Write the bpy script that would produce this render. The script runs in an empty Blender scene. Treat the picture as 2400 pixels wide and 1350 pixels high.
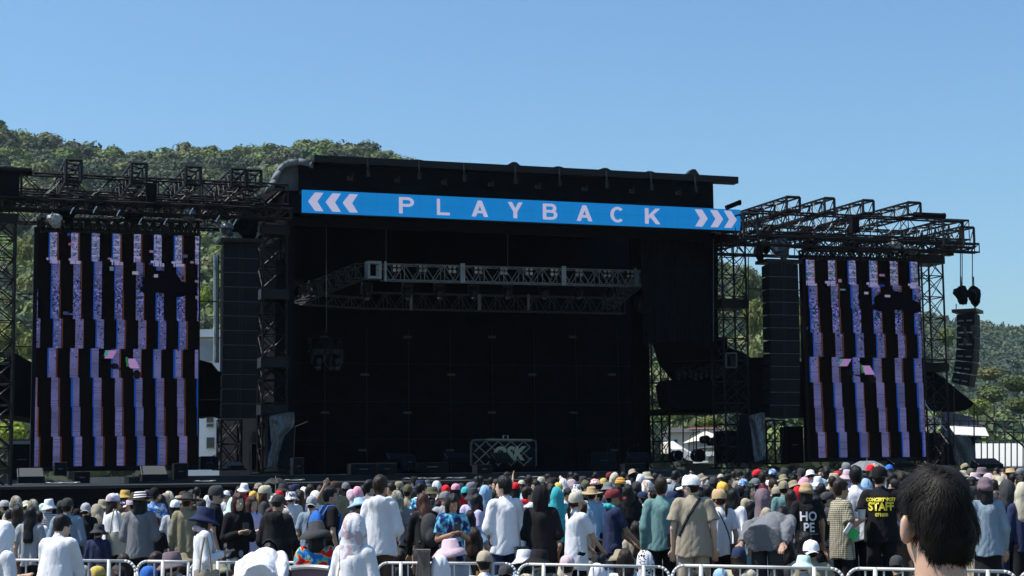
import bpy, math, random, re
import numpy as np
from mathutils import Vector, Matrix
from mathutils.bvhtree import BVHTree

sc = bpy.context.scene
COL = sc.collection
rnd = random.Random(7)
nr = np.random.RandomState(11)

# ------------------------------------------------------------ camera, sky, sun
F = 4000.0; CAMZ = 1.7
PITCH = math.atan((1112 - 675) / F); ROLL = -0.012
cam_d = bpy.data.cameras.new('camera'); cam = bpy.data.objects.new('camera', cam_d); COL.objects.link(cam)
RCAM = Matrix.Rotation(math.pi / 2 + PITCH, 3, 'X') @ Matrix.Rotation(ROLL, 3, 'Z')
cam.matrix_world = Matrix.Translation((0, 0, CAMZ)) @ RCAM.to_4x4()
cam_d.sensor_width = 36; cam_d.lens = F / 2400 * 36; cam_d.clip_start = 0.1; cam_d.clip_end = 6000
sc.camera = cam

SUN = Vector((-0.50, -0.03, 0.86)).normalized()
el = math.asin(SUN.z); az = math.atan2(SUN.x, SUN.y)
w = bpy.data.worlds.new('World'); sc.world = w; w.use_nodes = True
nt = w.node_tree; bg = nt.nodes['Background']
sky = nt.nodes.new('ShaderNodeTexSky'); sky.sky_type = 'NISHITA'; sky.sun_disc = False
sky.sun_elevation = el; sky.sun_rotation = az; sky.air_density = 1.2; sky.dust_density = 1.2; sky.ozone_density = 10.0
sky.altitude = 0
tint = nt.nodes.new('ShaderNodeVectorMath'); tint.operation = 'MULTIPLY'; tint.inputs[1].default_value = (.95, 1.045, 1.0)
nt.links.new(sky.outputs[0], tint.inputs[0]); nt.links.new(tint.outputs[0], bg.inputs[0]); bg.inputs[1].default_value = 0.110
sd = bpy.data.lights.new('sun', 'SUN'); sd.energy = 5.0; sd.angle = math.radians(0.5); sd.color = (1, .96, .89)
so = bpy.data.objects.new('sun', sd); COL.objects.link(so)
so.rotation_euler = SUN.to_track_quat('Z', 'Y').to_euler(); so.location = (0, 0, 60)
sc.view_settings.view_transform = 'Standard'; sc.view_settings.look = 'None'
sc.view_settings.exposure = 0.5; sc.view_settings.gamma = 1.0
sc.cycles.use_denoising = True
sc.cycles.max_bounces = 6

# ------------------------------------------------------------ projection helpers
def ray(u, v):
    return RCAM @ Vector(((u - 1200) / F, -(v - 675) / F, -1))
def P(u, v, D):
    d = ray(u, v); k = D / d.y
    return Vector((d.x * k, D, CAMZ + d.z * k))
def horizon(u): return 1112 - 0.012 * (u - 1200)
def gz(x, y):
    f = min(1, max(0, (70 - y) / 20.0))
    return 0.021 * max(-22, min(22, x)) * f
SO = Vector((0, 58.42, 0)); SX = Vector((.9425, .3342, 0)); SW = Vector((-.3342, .9425, 0))
def S(u, v, w_=0):                       # pixel -> (s, z) on the stage plane offset w_ metres upstage
    d = ray(u, v); o = Vector((0, 0, CAMZ)) - SO - SW * w_
    k = -o.dot(SW) / d.dot(SW)
    p = Vector((0, 0, CAMZ)) + d * k
    return (p - SO).dot(SX), p.z
def W(s, w_, z): return SO + SX * s + SW * w_ + Vector((0, 0, z))
def PW(u, v, w_=0):
    s, z = S(u, v, w_); return W(s, w_, z)

# ------------------------------------------------------------ mesh builder
class MB:
    def __init__(s): s.v = []; s.f = []; s.n = 0
    def add(s, vs, fs):
        o = s.n; s.v.extend([tuple(x) for x in vs]); s.n += len(vs)
        s.f.extend([tuple(i + o for i in f) for f in fs]); return s
    def hexa(s, c):                      # 8 corners: bottom 4 ccw, top 4 ccw
        return s.add(c, [(3, 2, 1, 0), (4, 5, 6, 7), (0, 1, 5, 4), (1, 2, 6, 5), (2, 3, 7, 6), (3, 0, 4, 7)])
    def box(s, c, d, ax=Vector((1, 0, 0)), ay=Vector((0, 1, 0)), az_=Vector((0, 0, 1))):
        c = Vector(c); x = ax * (d[0] / 2); y = ay * (d[1] / 2); z = az_ * (d[2] / 2)
        return s.hexa([c - x - y - z, c + x - y - z, c + x + y - z, c - x + y - z, c - x - y + z, c + x - y + z, c + x + y + z, c - x + y + z])
    def sbox(s, s0, s1, w0, w1, z0, z1): # box in stage frame
        return s.hexa([W(s0, w0, z0), W(s1, w0, z0), W(s1, w1, z0), W(s0, w1, z0), W(s0, w0, z1), W(s1, w0, z1), W(s1, w1, z1), W(s0, w1, z1)])
    def tube(s, a, b, r, n=5, r2=None):
        a = Vector(a); b = Vector(b); d = b - a
        if d.length < 1e-6: return s
        d.normalize(); u = d.cross(Vector((0, 0, 1)))
        if u.length < .05: u = d.cross(Vector((1, 0, 0)))
        u.normalize(); w_ = d.cross(u); r2 = r if r2 is None else r2
        vs = []
        for p, q in ((a, r), (b, r2)):
            for i in range(n):
                t = 2 * math.pi * i / n; vs.append(p + (u * math.cos(t) + w_ * math.sin(t)) * q)
        fs = [(i, (i + 1) % n, n + (i + 1) % n, n + i) for i in range(n)] + [tuple(range(n))[::-1], tuple(range(n, 2 * n))]
        return s.add(vs, fs)
    def path(s, pts, r, n=6):
        for a, b in zip(pts[:-1], pts[1:]): s.tube(a, b, r, n)
        return s
    def prism(s, poly, off):             # polygon extruded by vector off
        n = len(poly); vs = [Vector(p) for p in poly] + [Vector(p) + off for p in poly]
        return s.add(vs, [tuple(range(n))[::-1], tuple(range(n, 2 * n))] + [(i, (i + 1) % n, n + (i + 1) % n, n + i) for i in range(n)])
    def ball(s, c, r, nu=10, nv=6, sc_=(1, 1, 1), jit=0, R=None):
        vs = []; c = Vector(c)
        for j in range(nv + 1):
            for i in range(nu):
                ph = math.pi * j / nv; th = 2 * math.pi * i / nu
                k = r * (1 + rnd.uniform(-jit, jit))
                p = Vector((math.sin(ph) * math.cos(th) * sc_[0], math.sin(ph) * math.sin(th) * sc_[1], math.cos(ph) * sc_[2])) * k
                vs.append(c + (R @ p if R else p))
        fs = [(j * nu + i, (j + 1) * nu + i, (j + 1) * nu + (i + 1) % nu, j * nu + (i + 1) % nu) for j in range(nv) for i in range(nu)]
        return s.add(vs, fs)
    def mesh(s, name, off=Vector((0, 0, 0)), smooth=False):
        m = bpy.data.meshes.new(name)
        m.from_pydata([tuple(Vector(v) - off) for v in s.v], [], s.f)
        if smooth: m.shade_smooth()
        m.update(); return m

def np_mesh(name, v, f, smooth=True, col=None):
    m = bpy.data.meshes.new(name)
    v = np.asarray(v, np.float32); f = np.asarray(f, np.int32)
    k = f.shape[1]
    m.vertices.add(len(v)); m.vertices.foreach_set('co', v.ravel())
    m.loops.add(f.size); m.loops.foreach_set('vertex_index', f.ravel())
    m.polygons.add(len(f)); m.polygons.foreach_set('loop_start', np.arange(0, f.size, k, dtype=np.int32))
    m.update(calc_edges=True)
    if smooth: m.shade_smooth()
    if col is not None:
        a = m.color_attributes.new('Col', 'FLOAT_COLOR', 'POINT')
        c = np.ones((len(v), 4), np.float32); c[:, :3] = col; a.data.foreach_set('color', c.ravel())
    return m

# ------------------------------------------------------------ objects
def tag(o, label=None, cat=None, group=None, kind=None):
    if label: o['label'] = label
    if cat: o['category'] = cat
    if group: o['group'] = group
    if kind: o['kind'] = kind
    return o
def empty(name, loc, label, cat, group=None):
    o = bpy.data.objects.new(name, None); COL.objects.link(o); o.location = loc; o.empty_display_size = .2
    return tag(o, label, cat, group)
def part(name, mb, mat, parent=None, smooth=False, label=None):
    """links a mesh; world-space vertices are moved into the root's frame"""
    off = Vector((0, 0, 0)); r = parent
    while r is not None: off = off + r.location; r = r.parent
    m = mb.mesh(name, off, smooth) if isinstance(mb, MB) else mb
    o = bpy.data.objects.new(name, m); COL.objects.link(o)
    if mat: m.materials.append(mat) if not m.materials else None
    if parent is not None: o.parent = parent
    if label: o['label'] = label
    return o
def single(name, mb, mat, label, cat, base=None, group=None, kind=None, smooth=False):
    base = Vector(base) if base is not None else Vector(mb.v[0])
    m = mb.mesh(name, base, smooth); m.materials.append(mat)
    o = bpy.data.objects.new(name, m); COL.objects.link(o); o.location = base
    return tag(o, label, cat, group, kind)
def copy_tree(o, parent=None):
    c = o.copy(); COL.objects.link(c); c.parent = parent
    if parent is None: pass
    for ch in list(o.children): copy_tree(ch, c)
    return c

# ------------------------------------------------------------ materials
def srgb(r, g, b):
    f = lambda c: (c / 255 / 12.92) if c / 255 <= .04045 else ((c / 255 + .055) / 1.055) ** 2.4
    return (f(r), f(g), f(b))
def mat(name, col, rough=.7, metal=0, noise=0, nscale=8, bump=0, bscale=40, spec=.3, stretch=(1, 1, 1), trans=0):
    m = bpy.data.materials.new(name); m.use_nodes = True; n = m.node_tree.nodes; l = m.node_tree.links
    b = n['Principled BSDF']; b.inputs['Roughness'].default_value = rough; b.inputs['Metallic'].default_value = metal
    b.inputs['Specular IOR Level'].default_value = spec
    tc = n.new('ShaderNodeTexCoord'); mp = n.new('ShaderNodeMapping'); mp.inputs['Scale'].default_value = stretch
    l.new(tc.outputs['Object'], mp.inputs[0])
    if col is None:
        oi = n.new('ShaderNodeObjectInfo'); src = oi.outputs['Color']
    else:
        rgb = n.new('ShaderNodeRGB'); rgb.outputs[0].default_value = (*col, 1); src = rgb.outputs[0]
    if noise:
        t = n.new('ShaderNodeTexNoise'); t.inputs['Scale'].default_value = nscale; t.inputs['Detail'].default_value = 5
        l.new(mp.outputs[0], t.inputs['Vector'])
        mr = n.new('ShaderNodeMapRange'); mr.inputs[1].default_value = .3; mr.inputs[2].default_value = .7
        mr.inputs[3].default_value = 1 - noise; mr.inputs[4].default_value = 1 + noise
        l.new(t.outputs['Fac'], mr.inputs[0])
        vm = n.new('ShaderNodeVectorMath'); vm.operation = 'SCALE'; l.new(src, vm.inputs[0]); l.new(mr.outputs[0], vm.inputs['Scale'])
        src = vm.outputs[0]
    l.new(src, b.inputs['Base Color'])
    if bump:
        t = n.new('ShaderNodeTexNoise'); t.inputs['Scale'].default_value = bscale; t.inputs['Detail'].default_value = 3
        l.new(mp.outputs[0], t.inputs['Vector'])
        bp = n.new('ShaderNodeBump'); bp.inputs['Strength'].default_value = bump; bp.inputs['Distance'].default_value = .02
        l.new(t.outputs['Fac'], bp.inputs['Height']); l.new(bp.outputs[0], b.inputs['Normal'])
    return m
EK = 2 ** -.5
def emis(name, col, st=1.0, attr=False):
    st = st * EK
    m = bpy.data.materials.new(name); m.use_nodes = True; n = m.node_tree.nodes; l = m.node_tree.links
    b = n['Principled BSDF']; b.inputs['Base Color'].default_value = (.002, .002, .003, 1); b.inputs['Roughness'].default_value = 1; b.inputs['Specular IOR Level'].default_value = 0
    b.inputs['Emission Strength'].default_value = st
    if attr:
        a = n.new('ShaderNodeVertexColor'); a.layer_name = 'Col'; l.new(a.outputs[0], b.inputs['Emission Color'])
    else: b.inputs['Emission Color'].default_value = (*col, 1)
    return m
M = {}
M['black_fabric'] = mat('black_fabric', (.006, .007, .009), .95, noise=.4, nscale=3, bump=.3, bscale=6, spec=.05)
M['black_metal'] = mat('black_metal', (.006, .006, .007), .5, noise=.5, nscale=20, spec=.22)
M['joint'] = mat('joint_metal', (.12, .13, .145), .4, .3)
M['dark_metal'] = mat('dark_metal', (.010, .011, .013), .5, .2, noise=.5, nscale=12, spec=.35)
M['silver_shaded'] = mat('shaded_truss', (.09, .10, .11), .5)  # darker copy of the truss silver; dimness of rig sides and rear painted in
M['hoard'] = mat('hoard_sheet', (.85, .85, .84), .6)
M['silver'] = mat('silver_truss', (.25, .28, .31), .4, .2, noise=.2, nscale=5)
M['roof_fabric'] = mat('grey_roof_fabric', (.13, .15, .165), .7, noise=.2, nscale=1.5, bump=.15, bscale=3)
M['grey_tarp'] = mat('grey_tarp', (.085, .09, .085), .6, noise=.35, nscale=2, bump=.5, bscale=3)
M['plastic'] = mat('clear_plastic', (.045, .06, .075), .25, noise=.5, nscale=6, bump=1, bscale=9, spec=.7)
M['white_plastic'] = mat('white_plastic', (.28, .29, .3), .35, noise=.5, nscale=12, bump=1, bscale=14)
M['speaker'] = mat('speaker_black', (.007, .009, .012), .8, noise=.3, nscale=4, spec=.1)
M['grille'] = mat('grille', (.005, .007, .010), .7, noise=.3, nscale=60, bump=.3, bscale=200, spec=.15)
M['wedge_top'] = mat('monitor_grille', (.05, .053, .058), .7, noise=.2, nscale=60)
M['deck'] = mat('stage_deck', (.02, .021, .023), .6, noise=.4, nscale=2)
M['edge'] = mat('deck_edge', (.10, .11, .12), .45, .3)
M['led_case'] = mat('led_cabinet', (.004, .004, .006), .6, spec=.1)
M['white_wall'] = mat('white_wall', (.62, .64, .65), .8, noise=.06, nscale=1)
M['grey_wall'] = mat('grey_wall', (.28, .30, .31), .8, noise=.1, nscale=1)
M['cream_wall'] = mat('cream_wall', (.55, .5, .42), .8, noise=.08)
M['dark_glass'] = mat('dark_glass', (.02, .025, .03), .15, spec=.6)
M['roof_tile'] = mat('roof_tile', (.055, .05, .05), .7, noise=.3, nscale=2)
M['red_roof'] = mat('rust_roof', (.16, .07, .045), .7, noise=.3, nscale=2)
M['white_paint'] = mat('white_paint', (.56, .56, .55), .35, noise=.16, nscale=7, spec=.4)
M['wood'] = mat('weathered_wood', (.16, .13, .11), .85, noise=.4, nscale=6, stretch=(6, 6, 1), bump=.4, bscale=20)
M['chrome'] = mat('chrome', (.4, .42, .45), .25, .8)
M['booth'] = mat('booth_paint', (.17, .17, .12), .5, noise=.15)
M['label'] = mat('label_plate', (.06, .065, .07), .5)
M['lens'] = mat('lamp_lens', (.42, .42, .36), .25, spec=.8)
M['net'] = mat('blue_net', (.035, .05, .075), .8, noise=.4, nscale=1)
M['chair_fabric'] = mat('mauve_fabric', (.18, .11, .14), .8, noise=.1)
M['trunk'] = mat('bark', (.09, .07, .05), .9, noise=.4, nscale=4)
def leafmat():
    m = bpy.data.materials.new('leaves'); m.use_nodes = True; n = m.node_tree.nodes; l = m.node_tree.links
    b = n['Principled BSDF']; b.inputs['Roughness'].default_value = .65; b.inputs['Specular IOR Level'].default_value = .15
    a = n.new('ShaderNodeVertexColor'); a.layer_name = 'Col'; l.new(a.outputs[0], b.inputs['Base Color'])
    tr = n.new('ShaderNodeBsdfTranslucent'); l.new(a.outputs[0], tr.inputs[0])
    mx = n.new('ShaderNodeMixShader'); mx.inputs[0].default_value = .22
    out = n['Material Output']; l.new(b.outputs[0], mx.inputs[1]); l.new(tr.outputs[0], mx.inputs[2]); l.new(mx.outputs[0], out.inputs[0])
    return m
def translucent(m, f):
    n = m.node_tree.nodes; l = m.node_tree.links; tr = n.new('ShaderNodeBsdfTranslucent'); tr.inputs[0].default_value = (.8, .8, .78, 1); mx = n.new('ShaderNodeMixShader'); mx.inputs[0].default_value = f
    l.new(n['Principled BSDF'].outputs[0], mx.inputs[1]); l.new(tr.outputs[0], mx.inputs[2]); l.new(mx.outputs[0], n['Material Output'].inputs[0])
translucent(M['hoard'], .5)
M['leaves'] = leafmat()
M['hill_soil'] = mat('forest_floor', (.018, .026, .016), .95, noise=.4, nscale=.05)
M['ground'] = mat('ground', (.10, .095, .07), .95, noise=.35, nscale=.4, bump=.4, bscale=3)

# ------------------------------------------------------------ ground and hills
def grid_mesh(name, xs, ys, zf):
    X, Y = np.meshgrid(xs, ys, indexing='ij'); Z = np.vectorize(zf)(X, Y)
    v = np.stack([X, Y, Z], -1).reshape(-1, 3); nx, ny = len(xs), len(ys)
    i = np.arange(nx - 1)[:, None] * ny + np.arange(ny - 1)[None]
    f = np.stack([i, i + ny, i + ny + 1, i + 1], -1).reshape(-1, 4)
    return np_mesh(name, v, f)
gm = grid_mesh('ground', np.r_[-2500, -800, -200, np.linspace(-60, 60, 31), 200, 800, 2500], np.r_[-300, -20, np.linspace(-4, 120, 42), 300, 1000, 4000], gz)
gm.materials.append(M['ground']); tag(part('ground', gm, None), 'dry trodden festival field under the crowd', 'ground', kind='structure')

ridgeL = [(-400, 230), (-60, 268), (0, 285), (25, 305), (60, 322), (110, 312), (150, 330), (210, 348), (300, 355), (400, 352), (520, 350), (640, 343), (720, 334), (850, 340), (900, 352), (960, 385), (1300, 460), (1500, 520), (1690, 618), (1750, 628), (1790, 655), (1860, 700), (1960, 780), (2080, 860), (2230, 930), (2450, 1030), (2600, 1080)]
ridgeR = [(1500, 760), (1900, 730), (2050, 722), (2155, 735), (2220, 742), (2300, 755), (2400, 762), (2600, 770), (2800, 790)]
ridgeM = [(1900, 1010), (2150, 880), (2210, 800), (2260, 840), (2330, 872), (2400, 878), (2550, 890), (2700, 900)]
def interp(r, u):
    xs, ys = zip(*r); return float(np.interp(u, xs, ys))
def hill_surface(ridge, D0, D1, u, t, pw=.85):
    D = D0 + (D1 - D0) * t
    vr = interp(ridge, u) + (44 if D1 < 700 else 34)
    top = P(u, vr, D1); z0 = -1.0
    z = z0 + (top.z - z0) * t ** pw
    x = ray(u, 700).x / ray(u, 700).y * D
    return Vector((x, D, z))
def hill(name, ridge, D0, D1, u0, u1, label):
    us = np.linspace(u0, u1, 60); ts = np.linspace(0, 1, 16); v = []
    for u in us:
        for t in ts: v.append(hill_surface(ridge, D0, D1, u, t))
        p = v[-1].copy(); v.append(Vector((p.x * 1.3, p.y * 1.3, -5)))
    n = 17; i = np.arange(len(us) - 1)[:, None] * n + np.arange(n - 1)[None]
    f = np.stack([i, i + n, i + n + 1, i + 1], -1).reshape(-1, 4)
    m = np_mesh(name, np.array([tuple(p) for p in v]), f); m.materials.append(M['hill_soil'])
    tag(part(name, m, None), label, 'hill', kind='structure')
hill('hill', ridgeL, 230, 560, -500, 2700, 'wooded hill behind the stage')
hill('hill', ridgeR, 560, 980, 1300, 2900, 'distant wooded hill on the right')

def crown_proto(kind, nq, seed, hs):
    """leaf-clump quads on lumpy crown of about unit radius; returns verts (n,4,3) and inner core"""
    r = np.random.RandomState(seed); c = []; nn = []
    if kind == 'cone':
        t = r.rand(nq) ** .7; th = r.rand(nq) * 2 * np.pi; rad = (1 - (1 - t)) * .75 * (.8 + .3 * np.sin(th * 3 + t * 9)); z = 1.5 - 2.5 * t
        c = np.stack([rad * np.cos(th), rad * np.sin(th), z], -1); nn = np.stack([np.cos(th), np.sin(th), .6 + 0 * th], -1)
    else:
        L = 7; lc = r.normal(0, 1, (L, 3)); lc /= np.linalg.norm(lc, axis=1)[:, None]; lc *= .55; lc[:, 2] = np.abs(lc[:, 2]) * .8
        lr = r.uniform(.42, .68, L); k = r.randint(0, L, nq); d = r.normal(0, 1, (nq, 3)); d /= np.linalg.norm(d, axis=1)[:, None]
        d[:, 2] = np.where(r.rand(nq) < .7, np.abs(d[:, 2]), d[:, 2])
        c = lc[k] + d * lr[k, None] * r.uniform(.82, 1.06, nq)[:, None]; nn = d
    nn = nn + r.normal(0, .28, nn.shape); nn /= np.linalg.norm(nn, axis=1)[:, None]
    a = np.cross(nn, r.normal(0, 1, nn.shape)); a /= np.linalg.norm(a, axis=1)[:, None]; b = np.cross(nn, a)
    s = (hs * r.uniform(.6, 1.4, nq))[:, None]; s2 = s * r.uniform(.5, 1, nq)[:, None]
    q = np.stack([c - a * s - b * s2 * .6, c + a * s * .7 - b * s2, c + a * s + b * s2 * .7, c - a * s * .6 + b * s2], 1)
    return q
def core(kind):
    mb = MB()
    if kind == 'cone': mb.tube((0, 0, -1), (0, 0, 1.3), .55, 7, .05)
    else: mb.ball((0, 0, .12), .72, 8, 5, (1, 1, .8), .12)
    v = np.array([tuple(x) for x in mb.v]); f = [x for x in mb.f if len(x) == 4]
    return v[np.array(f)]
def forest(name, items, nq, hs, label, cat='forest'):
    protos = {k: [np.concatenate([crown_proto(k, nq, s + 10, hs), core(k)]) for s in range(6)] for k in ('round', 'cone')}
    V = []; C = []
    for (p, rad, hgt, kind, col) in items:
        q = protos[kind][rnd.randrange(6)]; a = rnd.uniform(0, 6.28); ca, sa = math.cos(a), math.sin(a)
        R = np.array([[ca, -sa, 0], [sa, ca, 0], [0, 0, 1]])
        V.append((q @ R.T) * np.array([rad, rad, hgt]) + np.array(tuple(p)))
        jit = nr.uniform(.82, 1.18, (len(q), 1, 1)); C.append(np.broadcast_to(np.array(col) * jit, (len(q), 4, 3)))
    V = np.concatenate(V).reshape(-1, 3); C = np.concatenate(C).reshape(-1, 3)
    m = np_mesh(name, V, np.arange(len(V)).reshape(-1, 4), smooth=False, col=C); m.materials.append(M['leaves'])
    return tag(part(name, m, None), label, cat, kind='stuff')
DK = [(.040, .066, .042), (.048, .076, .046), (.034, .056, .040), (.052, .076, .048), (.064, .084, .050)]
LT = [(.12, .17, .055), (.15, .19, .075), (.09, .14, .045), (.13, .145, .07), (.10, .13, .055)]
def plant(ridge, D0, D1, u0, u1, step, far=False):
    it = []; t = 0.02
    while t <= 1.0:
        D = D0 + (D1 - D0) * t; du = step * F / D * (1.0); u = u0 + rnd.random() * du
        while u < u1:
            uu = u + rnd.uniform(-.4, .4) * du; tt = min(1, max(0, t + rnd.uniform(-.012, .012)))
            p = hill_surface(ridge, D0, D1, uu, tt)
            vv = horizon(uu) - (p.z - CAMZ) / D * F
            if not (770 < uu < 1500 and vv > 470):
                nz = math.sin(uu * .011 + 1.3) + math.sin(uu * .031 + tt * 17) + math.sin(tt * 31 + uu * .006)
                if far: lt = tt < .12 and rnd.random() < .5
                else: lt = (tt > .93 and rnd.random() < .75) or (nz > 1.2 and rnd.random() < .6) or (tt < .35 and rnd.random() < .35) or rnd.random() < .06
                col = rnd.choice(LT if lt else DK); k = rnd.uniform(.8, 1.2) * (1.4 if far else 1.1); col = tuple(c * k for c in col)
                kind = 'cone' if (not lt and rnd.random() < (.3 if far else .2)) else 'round'
                rad = step * rnd.choice([.48, .58, .66, .76]) * rnd.uniform(.9, 1.1) * (1.1 if kind == 'round' else .8)
                it.append((p + Vector((0, 0, rad * .75)), rad, rad * rnd.uniform(.85, 1.25), kind, col))
            u += du
        t += step * .78 / (D1 - D0)
    return it
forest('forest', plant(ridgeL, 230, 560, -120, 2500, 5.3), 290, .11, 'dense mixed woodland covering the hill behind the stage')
forest('forest', plant(ridgeR, 560, 980, 1640, 2560, 6.8, True), 150, .14, 'dark even conifer woodland on the distant right hill')
# ------------------------------------------------------------ single trees
def tree(u, vbase, vtop, D, wpx, col, label, group=None):
    b = P(u, vbase, D); t = P(u, vtop, D); h = t.z - b.z; r = wpx / 2 * D / F
    gzv = b.z
    e = empty('broadleaf_tree', b, label, 'tree', group)
    tr = MB(); tr.tube(b + Vector((0, 0, -1.5)), b + Vector((0, 0, h * .55)), .035 * h, 7, .015 * h)
    for k in range(5):
        a = k * 1.25 + u; tr.tube(b + Vector((0, 0, h * .35)), b + Vector((math.cos(a) * r * .6, math.sin(a) * r * .6, h * .7)), .014 * h, 5, .004 * h)
    part('trunk', tr, M['trunk'], e)
    q = np.concatenate([crown_proto('round', 750, int(u) % 97 + 3, .085), core('round') * .8])
    V = (q * np.array([r, r, h * .55]) + np.array([0, 0, h * .5])).reshape(-1, 3)
    jit = nr.uniform(.55, 1.5, (len(q), 1, 1)); C = np.broadcast_to(np.array(col) * jit, (len(q), 4, 3)).reshape(-1, 3)
    m = np_mesh('crown', V, np.arange(len(V)).reshape(-1, 4), smooth=False, col=C); m.materials.append(M['leaves'])
    part('crown', m, None, e)
YG = (.19, .25, .02); OL = (.12, .14, .035); MG = (.06, .085, .025)
for a in [
    (22, 1060, 988, 150, 95, YG, 'bright lime green tree low behind the left tower'),
    (66, 700, 560, 330, 75, OL, 'olive tree on the hill between the left tower and the left screen, upper'),
    (60, 800, 660, 300, 90, (.13, .15, .04), 'rounded olive tree beside the left screen halfway down'),
    (15, 860, 745, 270, 80, (.17, .2, .045), 'yellow green tree behind the left lattice tower'),
    (70, 870, 775, 260, 70, OL, 'olive green tree just above the black tent ridge'),
    (12, 620, 530, 360, 60, (.13, .16, .04), 'yellowish tree behind the top of the left lattice tower'),
    (480, 730, 672, 240, 38, (.2, .26, .03), 'small bright green tree right of the left screen'),
    (90, 990, 950, 170, 60, MG, 'dark green tree under the black tent edge'),
    (1768, 820, 700, 260, 62, OL, 'olive tree between right tower and right speaker array'),
    (1758, 760, 640, 330, 60, MG, 'dark green tree behind the right tower top'),
    (1775, 880, 800, 230, 50, (.14, .16, .05), 'pale olive tree low between right tower and speaker array'),
    (1877, 800, 720, 300, 40, OL, 'olive tree in the gap between speaker array and right screen'),
    (1878, 860, 790, 260, 36, MG, 'mid green tree low in the gap beside the right screen'),
    (2222, 830, 770, 400, 50, (.10, .13, .035), 'light green tree left of the outer speaker array'),
    (2318, 905, 862, 340, 75, (.12, .13, .045), 'yellowish round tree beside the outer speaker array'),
    (2385, 935, 880, 330, 90, MG, 'round green tree at the right edge of the hill'),
    (2330, 960, 905, 290, 90, (.08, .11, .035), 'leafy green tree above the seating stand'),
    (2392, 985, 930, 260, 80, (.075, .10, .03), 'dark leafy tree at right edge above the stand'),
    (2290, 990, 935, 240, 70, (.13, .17, .035), 'light green tree behind the slanting brace'),
    (2230, 1010, 950, 220, 60, MG, 'green tree behind the blue netting'),
    (1595, 1000, 960, 160, 60, MG, 'green tree seen through the stage side opening'),
    (1660, 1010, 975, 150, 60, OL, 'olive tree beside the houses behind the stage'),
]: tree(*a)
# ============================================================ stage
def box_truss(fr, br, A, B, hgt, dep, n, rc=.03, rb=.016, up=Vector((0, 0, 1)), side=None, faces='fbtu'):
    """A,B: bottom front chord ends. side: depth direction"""
    A = Vector(A); B = Vector(B); d = (B - A).normalized()
    side = side if side is not None else up.cross(d).normalized()
    H = up * hgt; Dp = side * dep
    ch = [(A, B), (A + H, B + H), (A + Dp, B + Dp), (A + H + Dp, B + H + Dp)]
    for a, b in ch: fr.tube(a, b, rc)
    pt = lambda a, i: a + (B - A) * (i / n)
    for i in range(n + 1):
        if i % 2 == 0 or i == n:
            for o1, o2 in ((Vector(), H), (Dp, Dp + H), (Vector(), Dp), (H, H + Dp)): br.tube(pt(A, i) + o1, pt(A, i) + o2, rb, 4)
        if i < n:
            s = i % 2
            for o1, o2 in ((Vector(), H), (Dp, Dp + H), (H, H + Dp), (Vector(), Dp)):
                a, b = (o1, o2) if s else (o2, o1)
                br.tube(pt(A, i) + a, pt(A, i + 1) + b, rb, 4)
def truss(name, A, B, hgt, dep, n, label, m='black_metal', group=None, rc=.03, rb=.016, **k):
    fr, br = MB(), MB(); box_truss(fr, br, A, B, hgt, dep, n, rc, rb, **k)
    e = empty(name, A, label, 'truss', group); part('chord_frame', fr, M[m], e); part('bracing', br, M[m], e); return e
def tower(u0, u1, vt, vb, w_, n, label, vgap=0, m='black_metal', rc=.04, rb=.02, collar=()):
    s0, zt = S(u0, vt, w_); s1, _ = S(u1, vt, w_); _, zb = S((u0 + u1) / 2, vb, w_)
    fr, br = MB(), MB(); d = s1 - s0
    q = [(s0, w_), (s1, w_), (s1, w_ + d), (s0, w_ + d)]
    for s, ww in q: fr.tube(W(s, ww, zb), W(s, ww, zt), rc, 6)
    for i in range(n):
        za = zb + (zt - zb) * i / n; zc = zb + (zt - zb) * (i + 1) / n
        for j in range(4):
            a, b = q[j], q[(j + 1) % 4]
            br.tube(W(*a, zc), W(*b, zc), rb, 4); br.tube(W(*a, za), W(*b, zc), rb, 4); br.tube(W(*b, za), W(*a, zc), rb, 4)
    e = empty('lattice_tower', W(s0, w_, zb), label, 'tower', 'lattice towers of the stage')
    part('leg_frame', fr, M[m], e); part('bracing', br, M[m], e)
    bp = MB().sbox(s0 - .15, s1 + .15, w_ - .15, w_ + d + .15, zb - .06, zb); part('base_plate', bp, M[m], e)
    for vc in collar:
        _, z = S((u0 + u1) / 2, vc, w_)
        part('sleeve_block', MB().sbox(s0 - .07, s1 + .07, w_ - .07, w_ + d + .07, z - .16, z + .16), M[m], e)
    return e

# deck ------------------------------------------------------------
sL, zlip = S(-300, 1143, -4); sR = S(2700, 1095, -4)[0]; zdeck = 1.56
e = empty('stage_platform', W(sL, -4, 0), 'wide black stage platform with skirt behind the crowd', 'stage')
part('deck', MB().sbox(sL, sR, -4, 16, zdeck - .12, zdeck), M['deck'], e)
part('skirt', MB().sbox(sL, sR, -3.95, -3.9, -1, zdeck - .121), M['black_fabric'], e)
part('edge_rail', MB().tube(W(sL, -4.03, zdeck - .03), W(sR, -4.03, zdeck - .03), .02), M['edge'], e)
s_b = S(1690, 1000, 0)[0]; s_a = S(672, 1000, 0)[0]
part('raised_deck', MB().sbox(S(300, 1100, -1)[0], S(1600, 1100, -1)[0], -1.2, 12, zdeck + .003, zdeck + .22), M['deck'], e)
part('raised_edge', MB().tube(W(S(300, 1100, -1)[0], -1.23, zdeck + .2), W(S(1600, 1100, -1)[0], -1.23, zdeck + .2), .012), M['edge'], e)

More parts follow.
